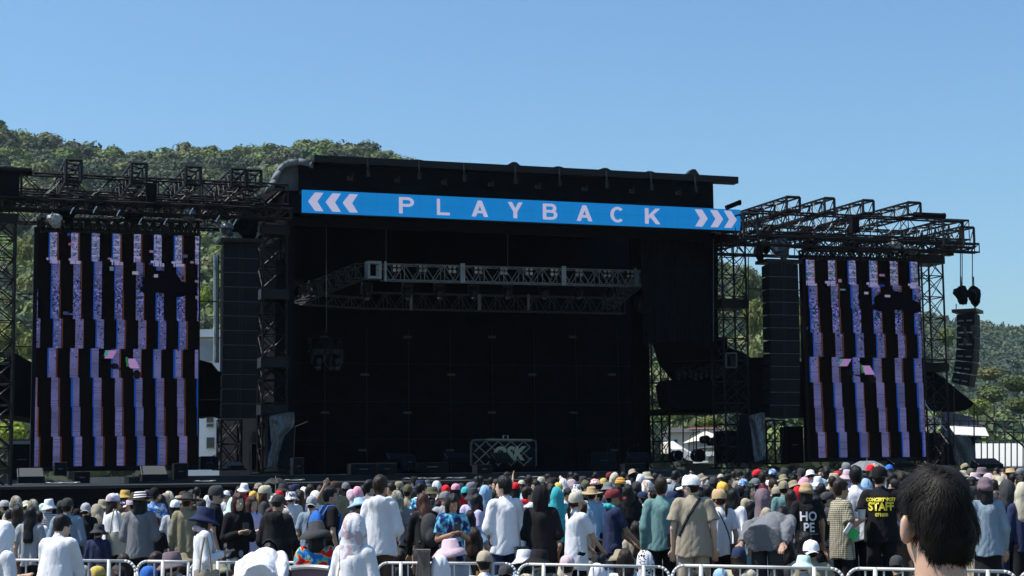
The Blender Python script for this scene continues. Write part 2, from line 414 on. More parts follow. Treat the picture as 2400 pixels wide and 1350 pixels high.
# main house ------------------------------------------------------
WB = 12
s0 = S(690, 800, 0)[0]; s1 = S(1673, 500, 0)[0]; sl = S(707, 440, -.3)[0]
ztop = S(1200, 398, 0)[1]; zban = S(1200, 470, 0)[1]; zceil = S(1200, 512, 0)[1]
e = empty('stage_roof', W(s0, 0, zceil), 'huge black stage roof with a flat front fascia', 'roof')
part('fascia', MB().sbox(sl, s1, 0, .15, zceil - .1, ztop - .05), M['black_fabric'], e)
part('roof_slab', MB().sbox(sl, s1, .16, WB + 1, ztop - .5, ztop - .1), M['black_fabric'], e)
zb1 = S(1200, 404, -.5)[1]; zb2 = S(1200, 388, -.5)[1]
sb0 = S(735, 376, -.5)[0]; sb1 = S(1728, 430, -.5)[0]
part('front_beam', MB().sbox(sb0, sb1, -.6, -.2, zb1, zb2), M['black_metal'], e)
for i, u in enumerate((860, 980, 1085, 1205, 1308, 1418, 1522, 1625)):
    s = S(u, 400, -.5)[0]; k = MB(); hh = .05 + .03 * (i % 2) + (.12 if u == 1625 else .04 if u == 1205 else 0) - (.05 if u < 1100 else 0)
    k.prism([W(s - .2 - .08 * (i % 2), -.55, zb2 + .003), W(s + .22, -.55, zb2 + .003), W(s + .07, -.55, zb2 + hh), W(s - .07, -.55, zb2 + hh)], SW * .3)
    k.tube(W(s, -.63, zb2 - .05), W(s, -.63, zb1 - .35), .035); k.box(W(s, -.66, zb1 - .3), (.12, .1, .22), SX, SW)
    part('beam_clamp', k, M['dark_metal'], e)
for u in (820, 930, 1040, 1150, 1260, 1370, 1480, 1590):
    s, z = S(u, 418 + (u - 820) * .045, -.1)
    part('lamp_bracket', MB().box(W(s, -.1, z), (.16, .12, .12), SX, SW).tube(W(s + .1, -.1, z - .1), W(s + .1, -.1, z + .15), .02), M['dark_metal'], e)
# grey curved fabric on the left end of the roof
prof = [(626, 446), (640, 420), (652, 398), (662, 382), (676, 374), (700, 371), (732, 375), (735, 386)]
inn = [(640, 446), (650, 424), (660, 402), (668, 391), (682, 387), (700, 385), (722, 388), (734, 394)]
fb = MB()
for (a, b, c, d) in zip(prof[:-1], prof[1:], inn[1:], inn[:-1]):
    fb.prism([PW(*a, -.1), PW(*b, -.1), PW(*c, -.1), PW(*d, -.1)], SW * .7)
part('curved_end_cover', fb, M['roof_fabric'], e, True)
part('end_panel', MB().prism([PW(u, v, .2) for u, v in inn[:-1]] + [PW(706, 392, .2), PW(706, 446, .2)], SW * .1), M['grey_tarp'], e)

e = empty('stage_house', W(s0, 0, zdeck), 'black draped box of the main stage with a gridded rear wall', 'stage house')
zbw = S(1200, 549, WB)[1]
bl, br_ = S(640, 800, WB)[0], S(1500, 800, WB)[0]
part('rear_wall', MB().sbox(bl, br_ + .3, WB, WB + .1, zdeck, zbw), M['black_fabric'], e)
part('left_drape', MB().sbox(s0 - .2, s0, .2, WB + 1, zdeck, zceil + .3), M['black_fabric'], e)
sr = S(1478, 900, 8)[0]
part('header_drape', MB().sbox(s0, s1, .3, .4, zceil - .5, zceil + .4), M['black_fabric'], e)
# folded curtain at the right of the opening
cv = []; 
def drape(name, ul, ur, vt, vb, w_, folds, amp, parent, m='black_fabric', sag=None):
    a, zt = S(ul, vt, w_); b, zb = S(ur, vb, w_); n = folds * 6; v = []
    for i in range(n + 1):
        t = i / n; s = a + (b - a) * t; ww = w_ + amp * math.sin(t * folds * 2 * math.pi) * (1 + .4 * math.sin(t * 17))
        z2 = zb + (sag(t) if sag else 0)
        for j in range(7): v.append(W(s + .03 * math.sin(j + i), ww * 1 + amp * .4 * math.sin(j * 1.3 + i * .2), z2 + (zt - z2) * j / 6))
    f = [(i * 7 + j, (i + 1) * 7 + j, (i + 1) * 7 + j + 1, i * 7 + j + 1) for i in range(n) for j in range(6)]
    mb = MB().add(v, f); return part(name, mb, M[m], parent, True)
drape('side_curtain', 1476, 1526, 560, 1082, 6, 7, .12, e)
drape('wing_curtain', 1500, 1686, 540, 812, 1.2, 9, .08, e, sag=lambda t: .25 * math.sin(t * 3.1) - .2 * t)
for u in list(range(762, 1480, 98)):
    s, _ = S(u, 800, WB - .05); part('wall_seam', MB().sbox(s - .012, s + .012, WB - .03, WB - .003, zdeck + .3, S(u, 770, WB)[1]), M['edge'] if False else M['dark_metal'], e)
for v in (855, 942, 1030):
    z = S(1100, v, WB)[1]; part('wall_seam', MB().sbox(bl, br_, WB - .04, WB - .035, z - .012, z + .012), M['dark_metal'], e)
for vr, us in ((790, (760, 955, 1153, 1342)), (878, (855, 1058, 1248, 1435)), (967, (762, 955, 1153, 1345)), (1055, (850, 1055, 1250, 1440))):
    for u in us:
        s, z = S(u, vr, WB - .05); part('label_plate', MB().sbox(s - .17, s + .17, WB - .06, WB - .045, z - .05, z + .05), M['label'], e)
# roof truss seen through the slit behind the header
truss('roof_truss', W(bl, WB + .3, zbw - .1), W(br_ + 4, WB + .3, zbw - .1), .75, .6, 44, 'thin roof truss against the light slit above the rear wall', rc=.05, rb=.03)
for u in (765, 905, 1190):
    e2 = single('hoist_chain', MB().tube(PW(u, 520, 2.5), PW(u, {765: 780, 905: 610, 1190: 632}[u], 2.5), .012, 4), M['edge'], {765: 'long thin hoist chain left inside the stage opening', 905: 'short hoist chain above the left end of the silver truss', 1190: 'short hoist chain above the middle of the silver truss'}[u], 'chain')
e2 = single('hoist_chain', MB().tube(PW(1672, 560, .6), PW(1672, 800, .6), .014, 4), M['edge'], 'thin chain hanging at the right edge of the black wing curtain', 'chain')

M['seam'] = emis('seam', srgb(18, 106, 172))
# LED banner ------------------------------------------------------
def lin(a, b, t): return a + (b - a) * t
bw = -.35
q = [(709, 444.5), (1735, 491.5), (1736, 540), (708, 497.5)]
def BAN(x, y, off=0):           # x 0..1, y 0 (bottom)..1 (top)
    z0 = S(709, 497.5, bw)[1]; z1 = S(709, 444.5, bw)[1]; a = S(709, 470, bw)[0]; b = S(1735.5, 515, bw)[0]
    z0b = S(1735, 540, bw)[1]; z1b = S(1735, 491.5, bw)[1]
    return W(lin(a, b, x), bw - off, lin(lin(z0, z0b, x), lin(z1, z1b, x), y))
e = empty('led_banner', BAN(0, 0), 'long blue lit banner reading PLAYBACK between chevrons', 'led banner')
part('screen_panel', MB().prism([BAN(0, 0, 0), BAN(1, 0, 0), BAN(1, 1, 0), BAN(0, 1, 0)], SW * .12), emis('banner_blue', srgb(22, 118, 190)), e)
for i in range(1, 32): part('panel_seam', MB().prism([BAN(i / 32 - .0004, 0, .004), BAN(i / 32 + .0004, 0, .004), BAN(i / 32 + .0004, 1, .004), BAN(i / 32 - .0004, 1, .004)], SW * .003), M['seam'], e)
part('panel_seam', MB().prism([BAN(0, .49, .0045), BAN(1, .49, .0045), BAN(1, .51, .0045), BAN(0, .51, .0045)], SW * .003), M['seam'], e)
part('support_rail', MB().prism([BAN(-.003, -.06, -.02), BAN(1.002, -.06, -.02), BAN(1.002, -.01, -.02), BAN(-.003, -.01, -.02)], SW * .3), M['black_metal'], e)
part('backing_frame', MB().prism([BAN(-.002, -.02, -.14), BAN(1.001, -.02, -.14), BAN(1.001, 1.03, -.14), BAN(-.002, 1.03, -.14)], SW * .12), M['black_metal'], e)
me = emis('banner_letters', srgb(172, 174, 205))
def bx_(u): # banner x for pixel u
    a = S(709, 470, bw)[0]; b = S(1735.5, 515, bw)[0]; return (S(u, 490, bw)[0] - a) / (b - a)
for us, dr in (((722, 763, 803), 1), ((1628, 1664, 1696), -1)):
    for u in us:
        w0 = 36; th = 22 if dr == 1 else 20; w0 = 36 if dr == 1 else 30
        if dr == 1: pl = [(u, .5), (u + w0 - th + 2, .9), (u + w0, .9), (u + w0 - 14, .5), (u + w0, .08), (u + w0 - th + 2, .08)]
        else: pl = [(u, .92), (u + th - 3, .92), (u + w0, .5), (u + th - 3, .1), (u, .1), (u + 12, .5)]
        part('chevron', MB().prism([BAN(bx_(a), y, .012) for a, y in pl], SW * .008), me, e)
def stroke_letter(ch, u0, u1):
    W_ = u1 - u0; T = .24; mb = MB()
    def q4(pts): mb.prism([BAN(bx_(u0 + x * W_), .13 + y * .74, .012) for x, y in pts], SW * .008)
    def arc(cx, cy, rx, ry, a0, a1, tx, ty, n=12):
        for i in range(n):
            t0 = math.radians(lin(a0, a1, i / n)); t1 = math.radians(lin(a0, a1, (i + 1) / n))
            q4([(cx + rx * math.cos(t0), cy + ry * math.sin(t0)), (cx + rx * math.cos(t1), cy + ry * math.sin(t1)), (cx + (rx - tx) * math.cos(t1), cy + (ry - ty) * math.sin(t1)), (cx + (rx - tx) * math.cos(t0), cy + (ry - ty) * math.sin(t0))])
    H = .17
    if ch in 'PBLK': q4([(0, 0), (T, 0), (T, 1), (0, 1)])
    if ch == 'P':
        q4([(T, 1), (T, 1 - H), (.6, 1 - H), (.6, 1)]); q4([(T, .42), (T, .42 + H), (.6, .42 + H), (.6, .42)]); arc(.6, .71, .38, .29, -90, 90, T * .95, H)
    if ch == 'B':
        for y in (0, .83, .44): q4([(T, y), (.6, y), (.6, y + H), (T, y + H)])
        arc(.6, .725, .34, .275, -90, 90, T, H); arc(.6, .305, .4, .305, -90, 90, T, H)
    if ch == 'L': q4([(T, 0), (1, 0), (1, H), (T, H)])
    if ch == 'A':
        q4([(0, 0), (.26, 0), (.62, 1), (.38, 1)]); q4([(.74, 0), (1, 0), (.62, 1), (.38, 1)]); q4([(.2, .22), (.8, .22), (.74, .38), (.26, .38)])
    if ch == 'Y': q4([(.37, 0), (.63, 0), (.63, .45), (.37, .45)]); q4([(0, 1), (.28, 1), (.63, .4), (.37, .4)]); q4([(1, 1), (.72, 1), (.37, .4), (.63, .4)])
    if ch == 'C': arc(.5, .5, .5, .5, 45, 315, T, H, 18)
    if ch == 'K': q4([(T, .3), (T, .56), (.7, 1), (1, 1)]); q4([(.3, .5), (.52, .66), (1, 0), (.7, 0)])
    part('letter', mb, me, e, label='letter ' + ch)
for ch, a, b in (('P', 935, 971), ('L', 1024, 1054), ('A', 1105, 1144), ('Y', 1190, 1225), ('B', 1272, 1306), ('A', 1351, 1388), ('C', 1430, 1464), ('K', 1511, 1547)):
    stroke_letter(ch, a, b)

# video screens ---------------------------------------------------
def video(u0, u1, vt0, vt1, vb, w_, bases, pitch, label, flip):
    s0, zt = S(u0, vt0, w_); s1, zt1 = S(u1, vt1, w_); zb = S((u0 + u1) / 2, vb, w_)[1]; zt = (zt + zt1) / 2
    e = empty('video_screen', W(s0, w_, zb), label, 'video screen', 'tall video screens')
    part('cabinet_frame', MB().sbox(s0 - .12, s1 + .05, w_ + .02, w_ + .25, zb - .15, zt + .12), M['led_case'], e)
    nx = int((u1 - u0) / 1.6); ny = int((vb - vt0) / 1.9)
    H = zt - zb; rows = len(bases); ph = 1 / rows
    wpx = u1 - u0
    rs = np.random.RandomState(3 + flip)
    X = (np.arange(nx) + .5) / nx * wpx; Y = (np.arange(ny) + .5) / ny     # Y 0 top
    XX, YY = np.meshgrid(X, Y, indexing='ij')
    row = np.minimum((YY * rows).astype(int), rows - 1); base = np.array(bases)[row]
    kk = np.round((XX - base) / pitch); dx = XX - base - kk * pitch
    par = (kk + row * 3 + (row > 4)) % 3
    c = np.zeros(XX.shape + (3,)); hw = 8.4
    lit = np.abs(dx) < hw
    pur = np.array(srgb(88, 90, 136)); c[lit] = pur
    wn = rs.rand(12, rows, 3)[(kk.astype(int) % 12), row]; c[lit] *= (.72 + .36 * wn[..., :1] + .05 * wn)[lit]
    vgr = .9 + .25 * np.sin(YY * 37 + kk) * .5 + rs.normal(0, .05, XX.shape); c *= vgr[..., None]
    blu = ((dx < -hw + 1) & (dx > -hw - 2.4) & (par != 1)); c[blu] = np.array(srgb(16, 62, 140))
    org = ((dx > hw) & (dx < hw + 1.5) & (par != 2)); c[org] = np.array(srgb(10, 8, 14))
    org = ((dx > hw + .9) & (dx < hw + 2.6) & (par != 2)); c[org] = np.array(srgb(92, 52, 24))
    # camera picture fragments: speckled crowd
    cell = rs.rand(nx // 2 + 2, ny // 2 + 2); sp = np.kron(cell, np.ones((2, 2)))[:nx, :ny]
    cell2 = rs.rand(nx // 2 + 2, ny // 2 + 2, 3); sp3 = np.kron(cell2, np.ones((2, 2, 1)))[:nx, :ny]
    amt = np.clip(1 - np.abs(YY - .28) / .14, 0, 1) * .95 + .12 * (YY > .4) * (YY < .55)
    ms = lit & (sp < amt)
    c[ms] = (np.array(srgb(70, 72, 130)) * (.15 + 2.3 * sp3[..., :1] ** 2) + .10 * (sp3 - .4) * sp3[..., 1:2])[ms]
    top = lit & (YY < .125); c[top] = (np.array(srgb(96, 104, 138)) * (.35 + 1.2 * sp3[..., :1]) + .07 * (sp3 - .5))[top]
    bars = top & (np.sin(YY * (150 + 60 * wn[..., 0]) + kk * 5) > .78) & (sp > .25); c[bars] = np.array(srgb(140, 132, 175))
    gl = (np.abs(YY - .127) < .012) & (dx > -hw - 8) & (dx < hw) & (rs.rand(nx)[:, None] < .8) & (np.sin(kk * 2.3 + 1) > -.3); c[gl] = np.array(srgb(130, 130, 170))
    strk = lit & (np.sin(YY * 900 + kk * 3 + 5 * np.sin(YY * 60)) > .93); c[strk] *= .6
    hair = (rs.rand(*XX.shape) < .02) & (YY > .12); c[hair & lit] *= .3
    sc_ = wpx / 375.0
    def blob(cx, cy, rx, ry, col, rot=0, soft=0):
        x = (XX - cx) / rx; y = (YY - cy) / ry; m_ = (np.abs(x + y * rot) < 1) & (np.abs(y) < 1); c[m_] = np.array(srgb(*col))
    def ell(cx, cy, rx, ry, col): m_ = ((XX - cx) / rx) ** 2 + ((YY - cy) / ry) ** 2 < 1; c[m_] = np.array(srgb(*col))
    o = 0 if not flip else -85
    ell(288 + o, .205, 46, .05, (3, 4, 10)); ell(258 + o, .24, 22, .02, (5, 5, 12)); ell(330 + o, .235, 26, .035, (4, 4, 10))
    edge = (rs.rand(*XX.shape) < .5) & lit & (((XX - 290 - o) / 62) ** 2 + ((YY - .21) / .066) ** 2 < 1); c[edge] *= .25
    for x, y, col in ((360 + o, .115, (190, 130, 190)), (344 + o, .09, (90, 100, 150)), (263 + o, .075, (180, 150, 200)), (262 + o, .128, (30, 70, 190)), (75 + o, .055, (200, 120, 170)), (70 + o, .012, (40, 80, 200)), (165 + o, .11, (190, 165, 210)), (170 + o, .155, (130, 160, 190)), (80 + o, .355, (90, 110, 190)), (66 + o, .35, (70, 90, 150)), (372 + o, .2, (150, 150, 205)), (374 + o, .27, (170, 150, 200)), (225 + o, .17, (215, 215, 235)), (275 + o, .18, (210, 210, 235))):
        blob(x, y, 4 + 3 * rs.rand(), .004 + .004 * rs.rand(), [int(q_ * .62) for q_ in col])
    blob(170 + o, .525, 10, .018, (150, 115, 165), .5); blob(160 + o, .52, 4, .012, (60, 130, 130), .5)
    blob(222 + o, .562, 11, .022, (155, 122, 172), -.5); blob(209 + o, .555, 3, .02, (40, 100, 62), -.5)
    ell(180 + o, .575, 10, .013, (12, 14, 20)); ell(232 + o, .61, 9, .02, (14, 15, 20)); blob(205 + o, .59, 12, .006, (8, 8, 12), -1)
    scan = 1 - .14 * (np.arange(ny) % 2); c *= scan[None, :, None]
    c = np.clip(c, .0012, 1)
    sg = s0 + (s1 - s0) * np.arange(nx + 1) / nx; zg = zt - (zt - zb) * np.arange(ny + 1) / ny
    org_ = W(s0, w_, zb)
    pts = np.zeros((nx, ny, 4, 3))
    for q_, (a, b) in enumerate(((0, 1), (1, 1), (1, 0), (0, 0))):
        s_ = sg[a:a + nx][:, None]; z_ = zg[b:b + ny][None, :]
        pts[:, :, q_, 0] = SO.x + SX.x * s_ + SW.x * w_ - org_.x; pts[:, :, q_, 1] = SO.y + SX.y * s_ + SW.y * w_ - org_.y; pts[:, :, q_, 2] = z_ - org_.z
    colr = np.repeat(c.reshape(-1, 1, 3), 4, 1).reshape(-1, 3)
    m = np_mesh('picture', pts.reshape(-1, 3), np.arange(nx * ny * 4).reshape(-1, 4), False, colr)
    m.materials.append(M['led']); part('picture', m, None, e)
    zb_ = S(u0, vt0 - 10, w_)[1]
    for i in range(int(7 * sc_) + 1):
        s = s0 + (s1 - s0) * i / max(1, int(7 * sc_)); part('hanging_bracket', MB().box(W(s, w_ + .12, zt + .22), (.08, .1, .3), SX, SW), M['black_metal'], e)
M['led'] = emis('led_picture', None, 1.0, True)
video(90, 467, 543, 551, 1092, -.2, [35, 41, 42, 48, 37, 43, 45, 50], 48.7, 'tall left video screen with broken purple stripes', 0)
video(1886, 2153, 606, 612, 1072, -.2, [12, 17, 19, 24, 14, 19, 21, 26], 48.7, 'tall right video screen with broken purple stripes', 1)

# towers ----------------------------------------------------------
tower(-22, 38, 505, 1150, -.6, 13, 'lattice tower at the far left edge of the picture', collar=(512,))
tower(617, 672, 520, 1105, -.4, 11, 'lattice tower on the left of the main stage opening', collar=(538, 690, 850, 960))
tower(1690, 1745, 545, 1095, .6, 11, 'lattice tower right of the blue banner', collar=(560, 712))
tower(2158, 2208, 596, 1095, .3, 10, 'lattice tower right of the right video screen', collar=(608, 860))
tower(1526, 1564, 805, 1080, 7, 6, 'slim lattice tower inside the stage right of the curtain')
tower(518, 566, 983, 1098, 1.0, 2, 'short lattice base under the left speaker array')
tower(1795, 1838, 985, 1085, 3, 2, 'short lattice base behind the right speaker array')
single('tower_cover', MB().prism([PW(648, 610, -.1), PW(690, 600, -.1), PW(690, 1090, -.1), PW(640, 1090, -.1)], SW * .08), M['black_fabric'], 'dark cloth behind the tower left of the stage opening', 'cloth')
single('fabric_sheet', MB().prism([PW(612, 585, 1.4), PW(650, 560, 1.4), PW(668, 560, 1.4), PW(668, 735, 1.4), (PW(640, 765, 1.4)), PW(604, 812, 1.4)], SW * .03), M['grey_tarp'], 'torn grey sheet behind the tower left of the stage opening', 'cloth')

# wing roofs --------------------------------------------------------
def wing(u0, u1, vu, hi, lo, hh_u, lab, tail_u=None):
    """headers; hi/lo pixel heights at vu column on w=0"""
    zt, zb = S(vu, hi, 0)[1], S(vu, lo, 0)[1]; a, b = S(u0, hi, 0)[0], S(u1, hi, 0)[0]
    h = zt - zb
    for k, (ww, da, db) in enumerate(((-.5, 0, 0), (2.6, 0, -.3), (5.5, 0, -.3))):
        truss('roof_truss', W(a + da, ww, zb), W(b + db, ww, zb), h, .5, 2 * int((b - a) / 1.3), lab + [' in front', ' in the middle', ' at the back'][k], rc=.038, rb=.018)
    truss('roof_truss', W(a, -1.1, zb - .55), W(b, -1.1, zb - .55), .32, .3, 2 * int((b - a) / .8), lab + ', thin lower one', rc=.035, rb=.02)
    truss('roof_truss', W(a, 1.2, zt - h - .25), W(b, 1.2, zt - h - .25), .32, .3, 2 * int((b - a) / .9), lab + ', thin second one', rc=.035, rb=.02)
    for i in range(5):
        s = lin(a + .3, b - .3, i / 4); pass
    return zt, zb, a, b
ztL, zbL, aL, bL = wing(-60, 668, 400, 426, 474, 0, 'long dark header truss over the left screen')
ztR, zbR, aR, bR = wing(1740, 2252, 2000, 510, 556, 0, 'long dark header truss over the right screen')
def crosst(ul, ur, vt, vb, w0, L, label):
    s0, zt = S(ul, vt, w0); s1, _ = S(ur, vt, w0); zb = S((ul + ur) / 2, vb, w0)[1]
    fr, br = MB(), MB(); n = max(4, int(L / .45)); n += n % 2
    box_truss(fr, br, W(s0, w0, zb), W(s0, w0 + L, zb), zt - zb, s1 - s0, n, .04, .02, side=SX)
    for a, b in (((s0, zb), (s1, zb)), ((s1, zb), (s1, zt)), ((s1, zt), (s0, zt)), ((s0, zt), (s0, zb))): fr.tube(W(a[0], w0, a[1]), W(b[0], w0, b[1]), .05, 4)
    e = empty('cross_truss', W(s0, w0, zb), label, 'truss', 'box trusses lying on the wing roofs'); part('chord_frame', fr, M['black_metal'], e); part('bracing', br, M['black_metal'], e)
for i, (a, b, t, bb) in enumerate(((155, 191, 374, 424), (309, 343, 382, 428), (436, 470, 390, 432), (543, 577, 395, 436), (579, 612, 398, 437))):
    crosst(a, b, t, bb, -.9, 9, ['first', 'second', 'third', 'fourth', 'fifth'][i] + ' box truss end from the left over the left wing roof')
for i, (a, b, t, bb, L) in enumerate(((1843, 1874, 461, 494, 13), (1932, 1955, 464, 497, 9), (2022, 2047, 469, 500, 9), (2127, 2157, 474, 503, 9))):
    crosst(a, b, t, bb, -1.2, L, ['first', 'second', 'third', 'fourth'][i] + ' box truss end from the left over the right wing roof')
# projecting corner of the right wing
crosst(2210, 2256, 516, 577, -1.6, 9, 'square truss end hanging out at the right corner of the wing')
crosst(2250, 2282, 532, 580, 0.2, 6, 'outermost small truss end at the right tip of the wing')
crosst(1742, 1775, 500, 560, -1, 6, 'box truss end right beside the blue banner')
def roll(u0, v0, u1, v1, r, w_, label):
    single('rolled_cover', MB().tube(PW(u0, v0, w_), PW(u1, v1, w_), r, 10).tube(PW(u1, v1, w_), PW(u1 + 3, v1, w_), r * 1.15, 10), M['black_fabric'], label, 'roller', group='rolled covers')
roll(-30, 396, 72, 402, .11, -1, 'black rolled cover at the top left edge')
roll(2142, 503, 2211, 506, .1, -1, 'black rolled cover on top of the right wing')
roll(1702, 487, 1732, 475, .09, -.6, 'short black rolled cover tilted above the banner end')
single('roof_box', MB().prism([PW(-30, 405, -1), PW(46, 408, -1), PW(44, 464, -1), (PW(-30, 462, -1))], SW * 3), M['black_fabric'], 'black covered box in the upper left corner of the wing roof', 'box')
single('cable_box', MB().prism([PW(344, 428, -.9), PW(366, 430, -.9), PW(366, 482, -.9), PW(346, 482, -.9)], SW * .4), M['black_fabric'], 'black upright box hung on the left header truss', 'box')
single('cable_box', MB().prism([PW(1998, 508, -.9), PW(2014, 509, -.9), PW(2014, 545, -.9), PW(1998, 545, -.9)], SW * .4), M['black_fabric'], 'black upright box hung on the right header truss', 'box')
single('cable_box', MB().prism([PW(668, 452, -.4), PW(706, 454, -.4), PW(706, 500, -.4), PW(660, 498, -.4)], SW * 1), M['black_fabric'], 'dark block between the left wing and the blue banner', 'box')
# loose cables lit on top of the trusses
def cable(pts, r, m, label, grp=None):
    p = [PW(*x) for x in pts]; single('cable', MB().path(p, r, 5), M[m], label, 'cable', group=grp)
for i in range(9):
    u = 1880 + i * 36 + rnd.uniform(-8, 8); v = 520 + i * 2
    cable([(u, v, -.9), (u - 5, v + 9, -.9), (u - 11, v + 14, -.9)], .022, 'chrome', 'bright lashing end dangling from the right wing truss', 'lashings on the wing trusses')
for i in range(9):
    u = 120 + i * 55 + rnd.uniform(-12, 12); v = 455 + rnd.uniform(-12, 60)
    cable([(u, v, -1.2), (u - 6, v + 9, -1.2), (u - 8, v + 15, -1.2)], .022, 'chrome', 'bright lashing end dangling from the left wing truss', 'lashings on the wing trusses')
for a, lab in (([(38, 689, 0), (98, 690, 0)], 'thin horizontal wire from the left tower, upper'), ([(36, 812, 0), (92, 813, 0)], 'thin horizontal rail from the left tower, lower'), ([(467, 706, 0), (520, 707, 0)], 'thin horizontal wire beside the left screen'), ([(467, 937, 0), (512, 937, 0)], 'thin line across the dark tarp beside the left screen'), ([(1745, 677, 1), (1790, 677, 1)], 'thin wire between the right tower and speaker array'), ([(1866, 661, 0), (1890, 662, 0)], 'short rod between speaker array and right screen'), ([(1866, 672, 0), (1888, 701, 0)], 'slanting cable beside the right screen'), ([(2150, 842, 0), (2236, 843, 0)], 'thin rail from right screen to outer array')):
    cable(a, .02, 'black_metal', lab)
# LED carrier trusses with V bracing
truss('screen_truss', PW(97, 541, -.45), PW(467, 548, -.45), .42, .35, 34, 'thin carrier truss along the top of the left screen', rc=.04, rb=.026)
truss('screen_truss', PW(1884, 606, -.45), PW(2157, 610, -.45), .32, .35, 26, 'thin carrier truss along the top of the right screen', rc=.04, rb=.026)

# hoist motors in bags
def bag(u0, u1, v0, v1, w_, m, label, tail=False):
    s0, z1 = S(u0, v0, w_); s1, z0 = S(u1, v1, w_); mb = MB()
    c = W((s0 + s1) / 2, w_, (z0 + z1) / 2); R = Matrix((SX, SW, (0, 0, 1))).transposed()
    mb.ball(c + Vector((0, 0, .06 * (z1 - z0))), 1, 9, 6, ((s1 - s0) / 2, .25, (z1 - z0) * .42), .2, R); mb.ball(c - Vector((0, 0, .2 * (z1 - z0))) + SX * (s1 - s0) * .12, 1, 7, 5, ((s1 - s0) * .34, .2, (z1 - z0) * .34), .25, R)
    if tail: mb.prism([PW(u0, v1, w_), PW(u0 - 12, v1 + 2, w_), PW(u0 + 6, (v0 + v1) / 2, w_)], SW * .1)
    e = empty('hoist_motor', c, label, 'motor', 'bagged hoist motors')
    part('bag_cover', mb, M[m], e); part('hook', MB().tube(c + Vector((0, 0, (z1 - z0) / 2)), c + Vector((0, 0, (z1 - z0) / 2 + .35)), .025), M['black_metal'], e)
for a in [(138, 178, 480, 522, -.7, 'black_fabric', 'black bagged hoist left over the left screen'), (284, 340, 484, 522, -.7, 'black_fabric', 'black bagged hoist with loose tail over the left screen', True),
          (108, 146, 498, 534, -.8, 'white_plastic', 'crumpled whitish plastic bag on the left truss'), (420, 460, 488, 520, -.7, 'plastic', 'grey plastic covered hoist at right over the left screen'),
          (540, 604, 500, 562, .0, 'black_fabric', 'big dark bagged hoist above the left speaker array'), (515, 548, 520, 556, -.4, 'plastic', 'shiny plastic wrapped bundle beside the left array hoist'),
          (1884, 1914, 553, 584, -.7, 'black_fabric', 'small black bagged hoist at left over the right screen'), (1979, 2011, 556, 592, -.7, 'black_fabric', 'small black bagged hoist in the middle over the right screen'),
          (2080, 2112, 560, 590, -.7, 'white_plastic', 'pale plastic wrapped hoist over the right screen'), (2118, 2152, 575, 597, -.7, 'plastic', 'low grey plastic bundle at right over the right screen'),
          (1805, 1852, 557, 608, .0, 'plastic', 'large dark shiny bagged hoist above the right speaker array'), (1768, 1790, 566, 616, .0, 'black_fabric', 'narrow dark bag left of the right array hoist'), (1787, 1803, 566, 596, .1, 'black_fabric', 'second narrow dark bag by the right array hoist'),
          (2237, 2270, 669, 712, -1.2, 'black_fabric', 'left black bagged motor above the outer speaker array'), (2270, 2297, 670, 718, -1.0, 'black_fabric', 'right black bagged motor above the outer speaker array')]:
    bag(*a)
for u, v0, v1, lab in ((2251, 578, 672, 'left pair chain down to the outer array motors'), (2255, 578, 672, 'second chain beside the left chain of the outer motors'), (2279, 580, 672, 'right chain down to the outer array motors'), (2241, 712, 736, 'short chain left under the outer motors'), (2284, 715, 738, 'short chain right under the outer motors'), (1754, 600, 860, 'very thin cable hanging left of the right speaker array'), (2236, 905, 1080, 'thin guy line below the outer speaker array')):
    single('hoist_chain', MB().tube(PW(u, v0, -1.1), PW(u, v1, -1.1), .018, 4), M['black_metal'], lab, 'chain')
single('hanging_lamp', MB().box(PW(2222, 588, -.5), (.3, .3, .38), SX, SW).tube(PW(2222, 575, -.5), PW(2222, 583, -.5), .04), M['black_metal'], 'small dark box lamp under the right wing corner', 'lamp')

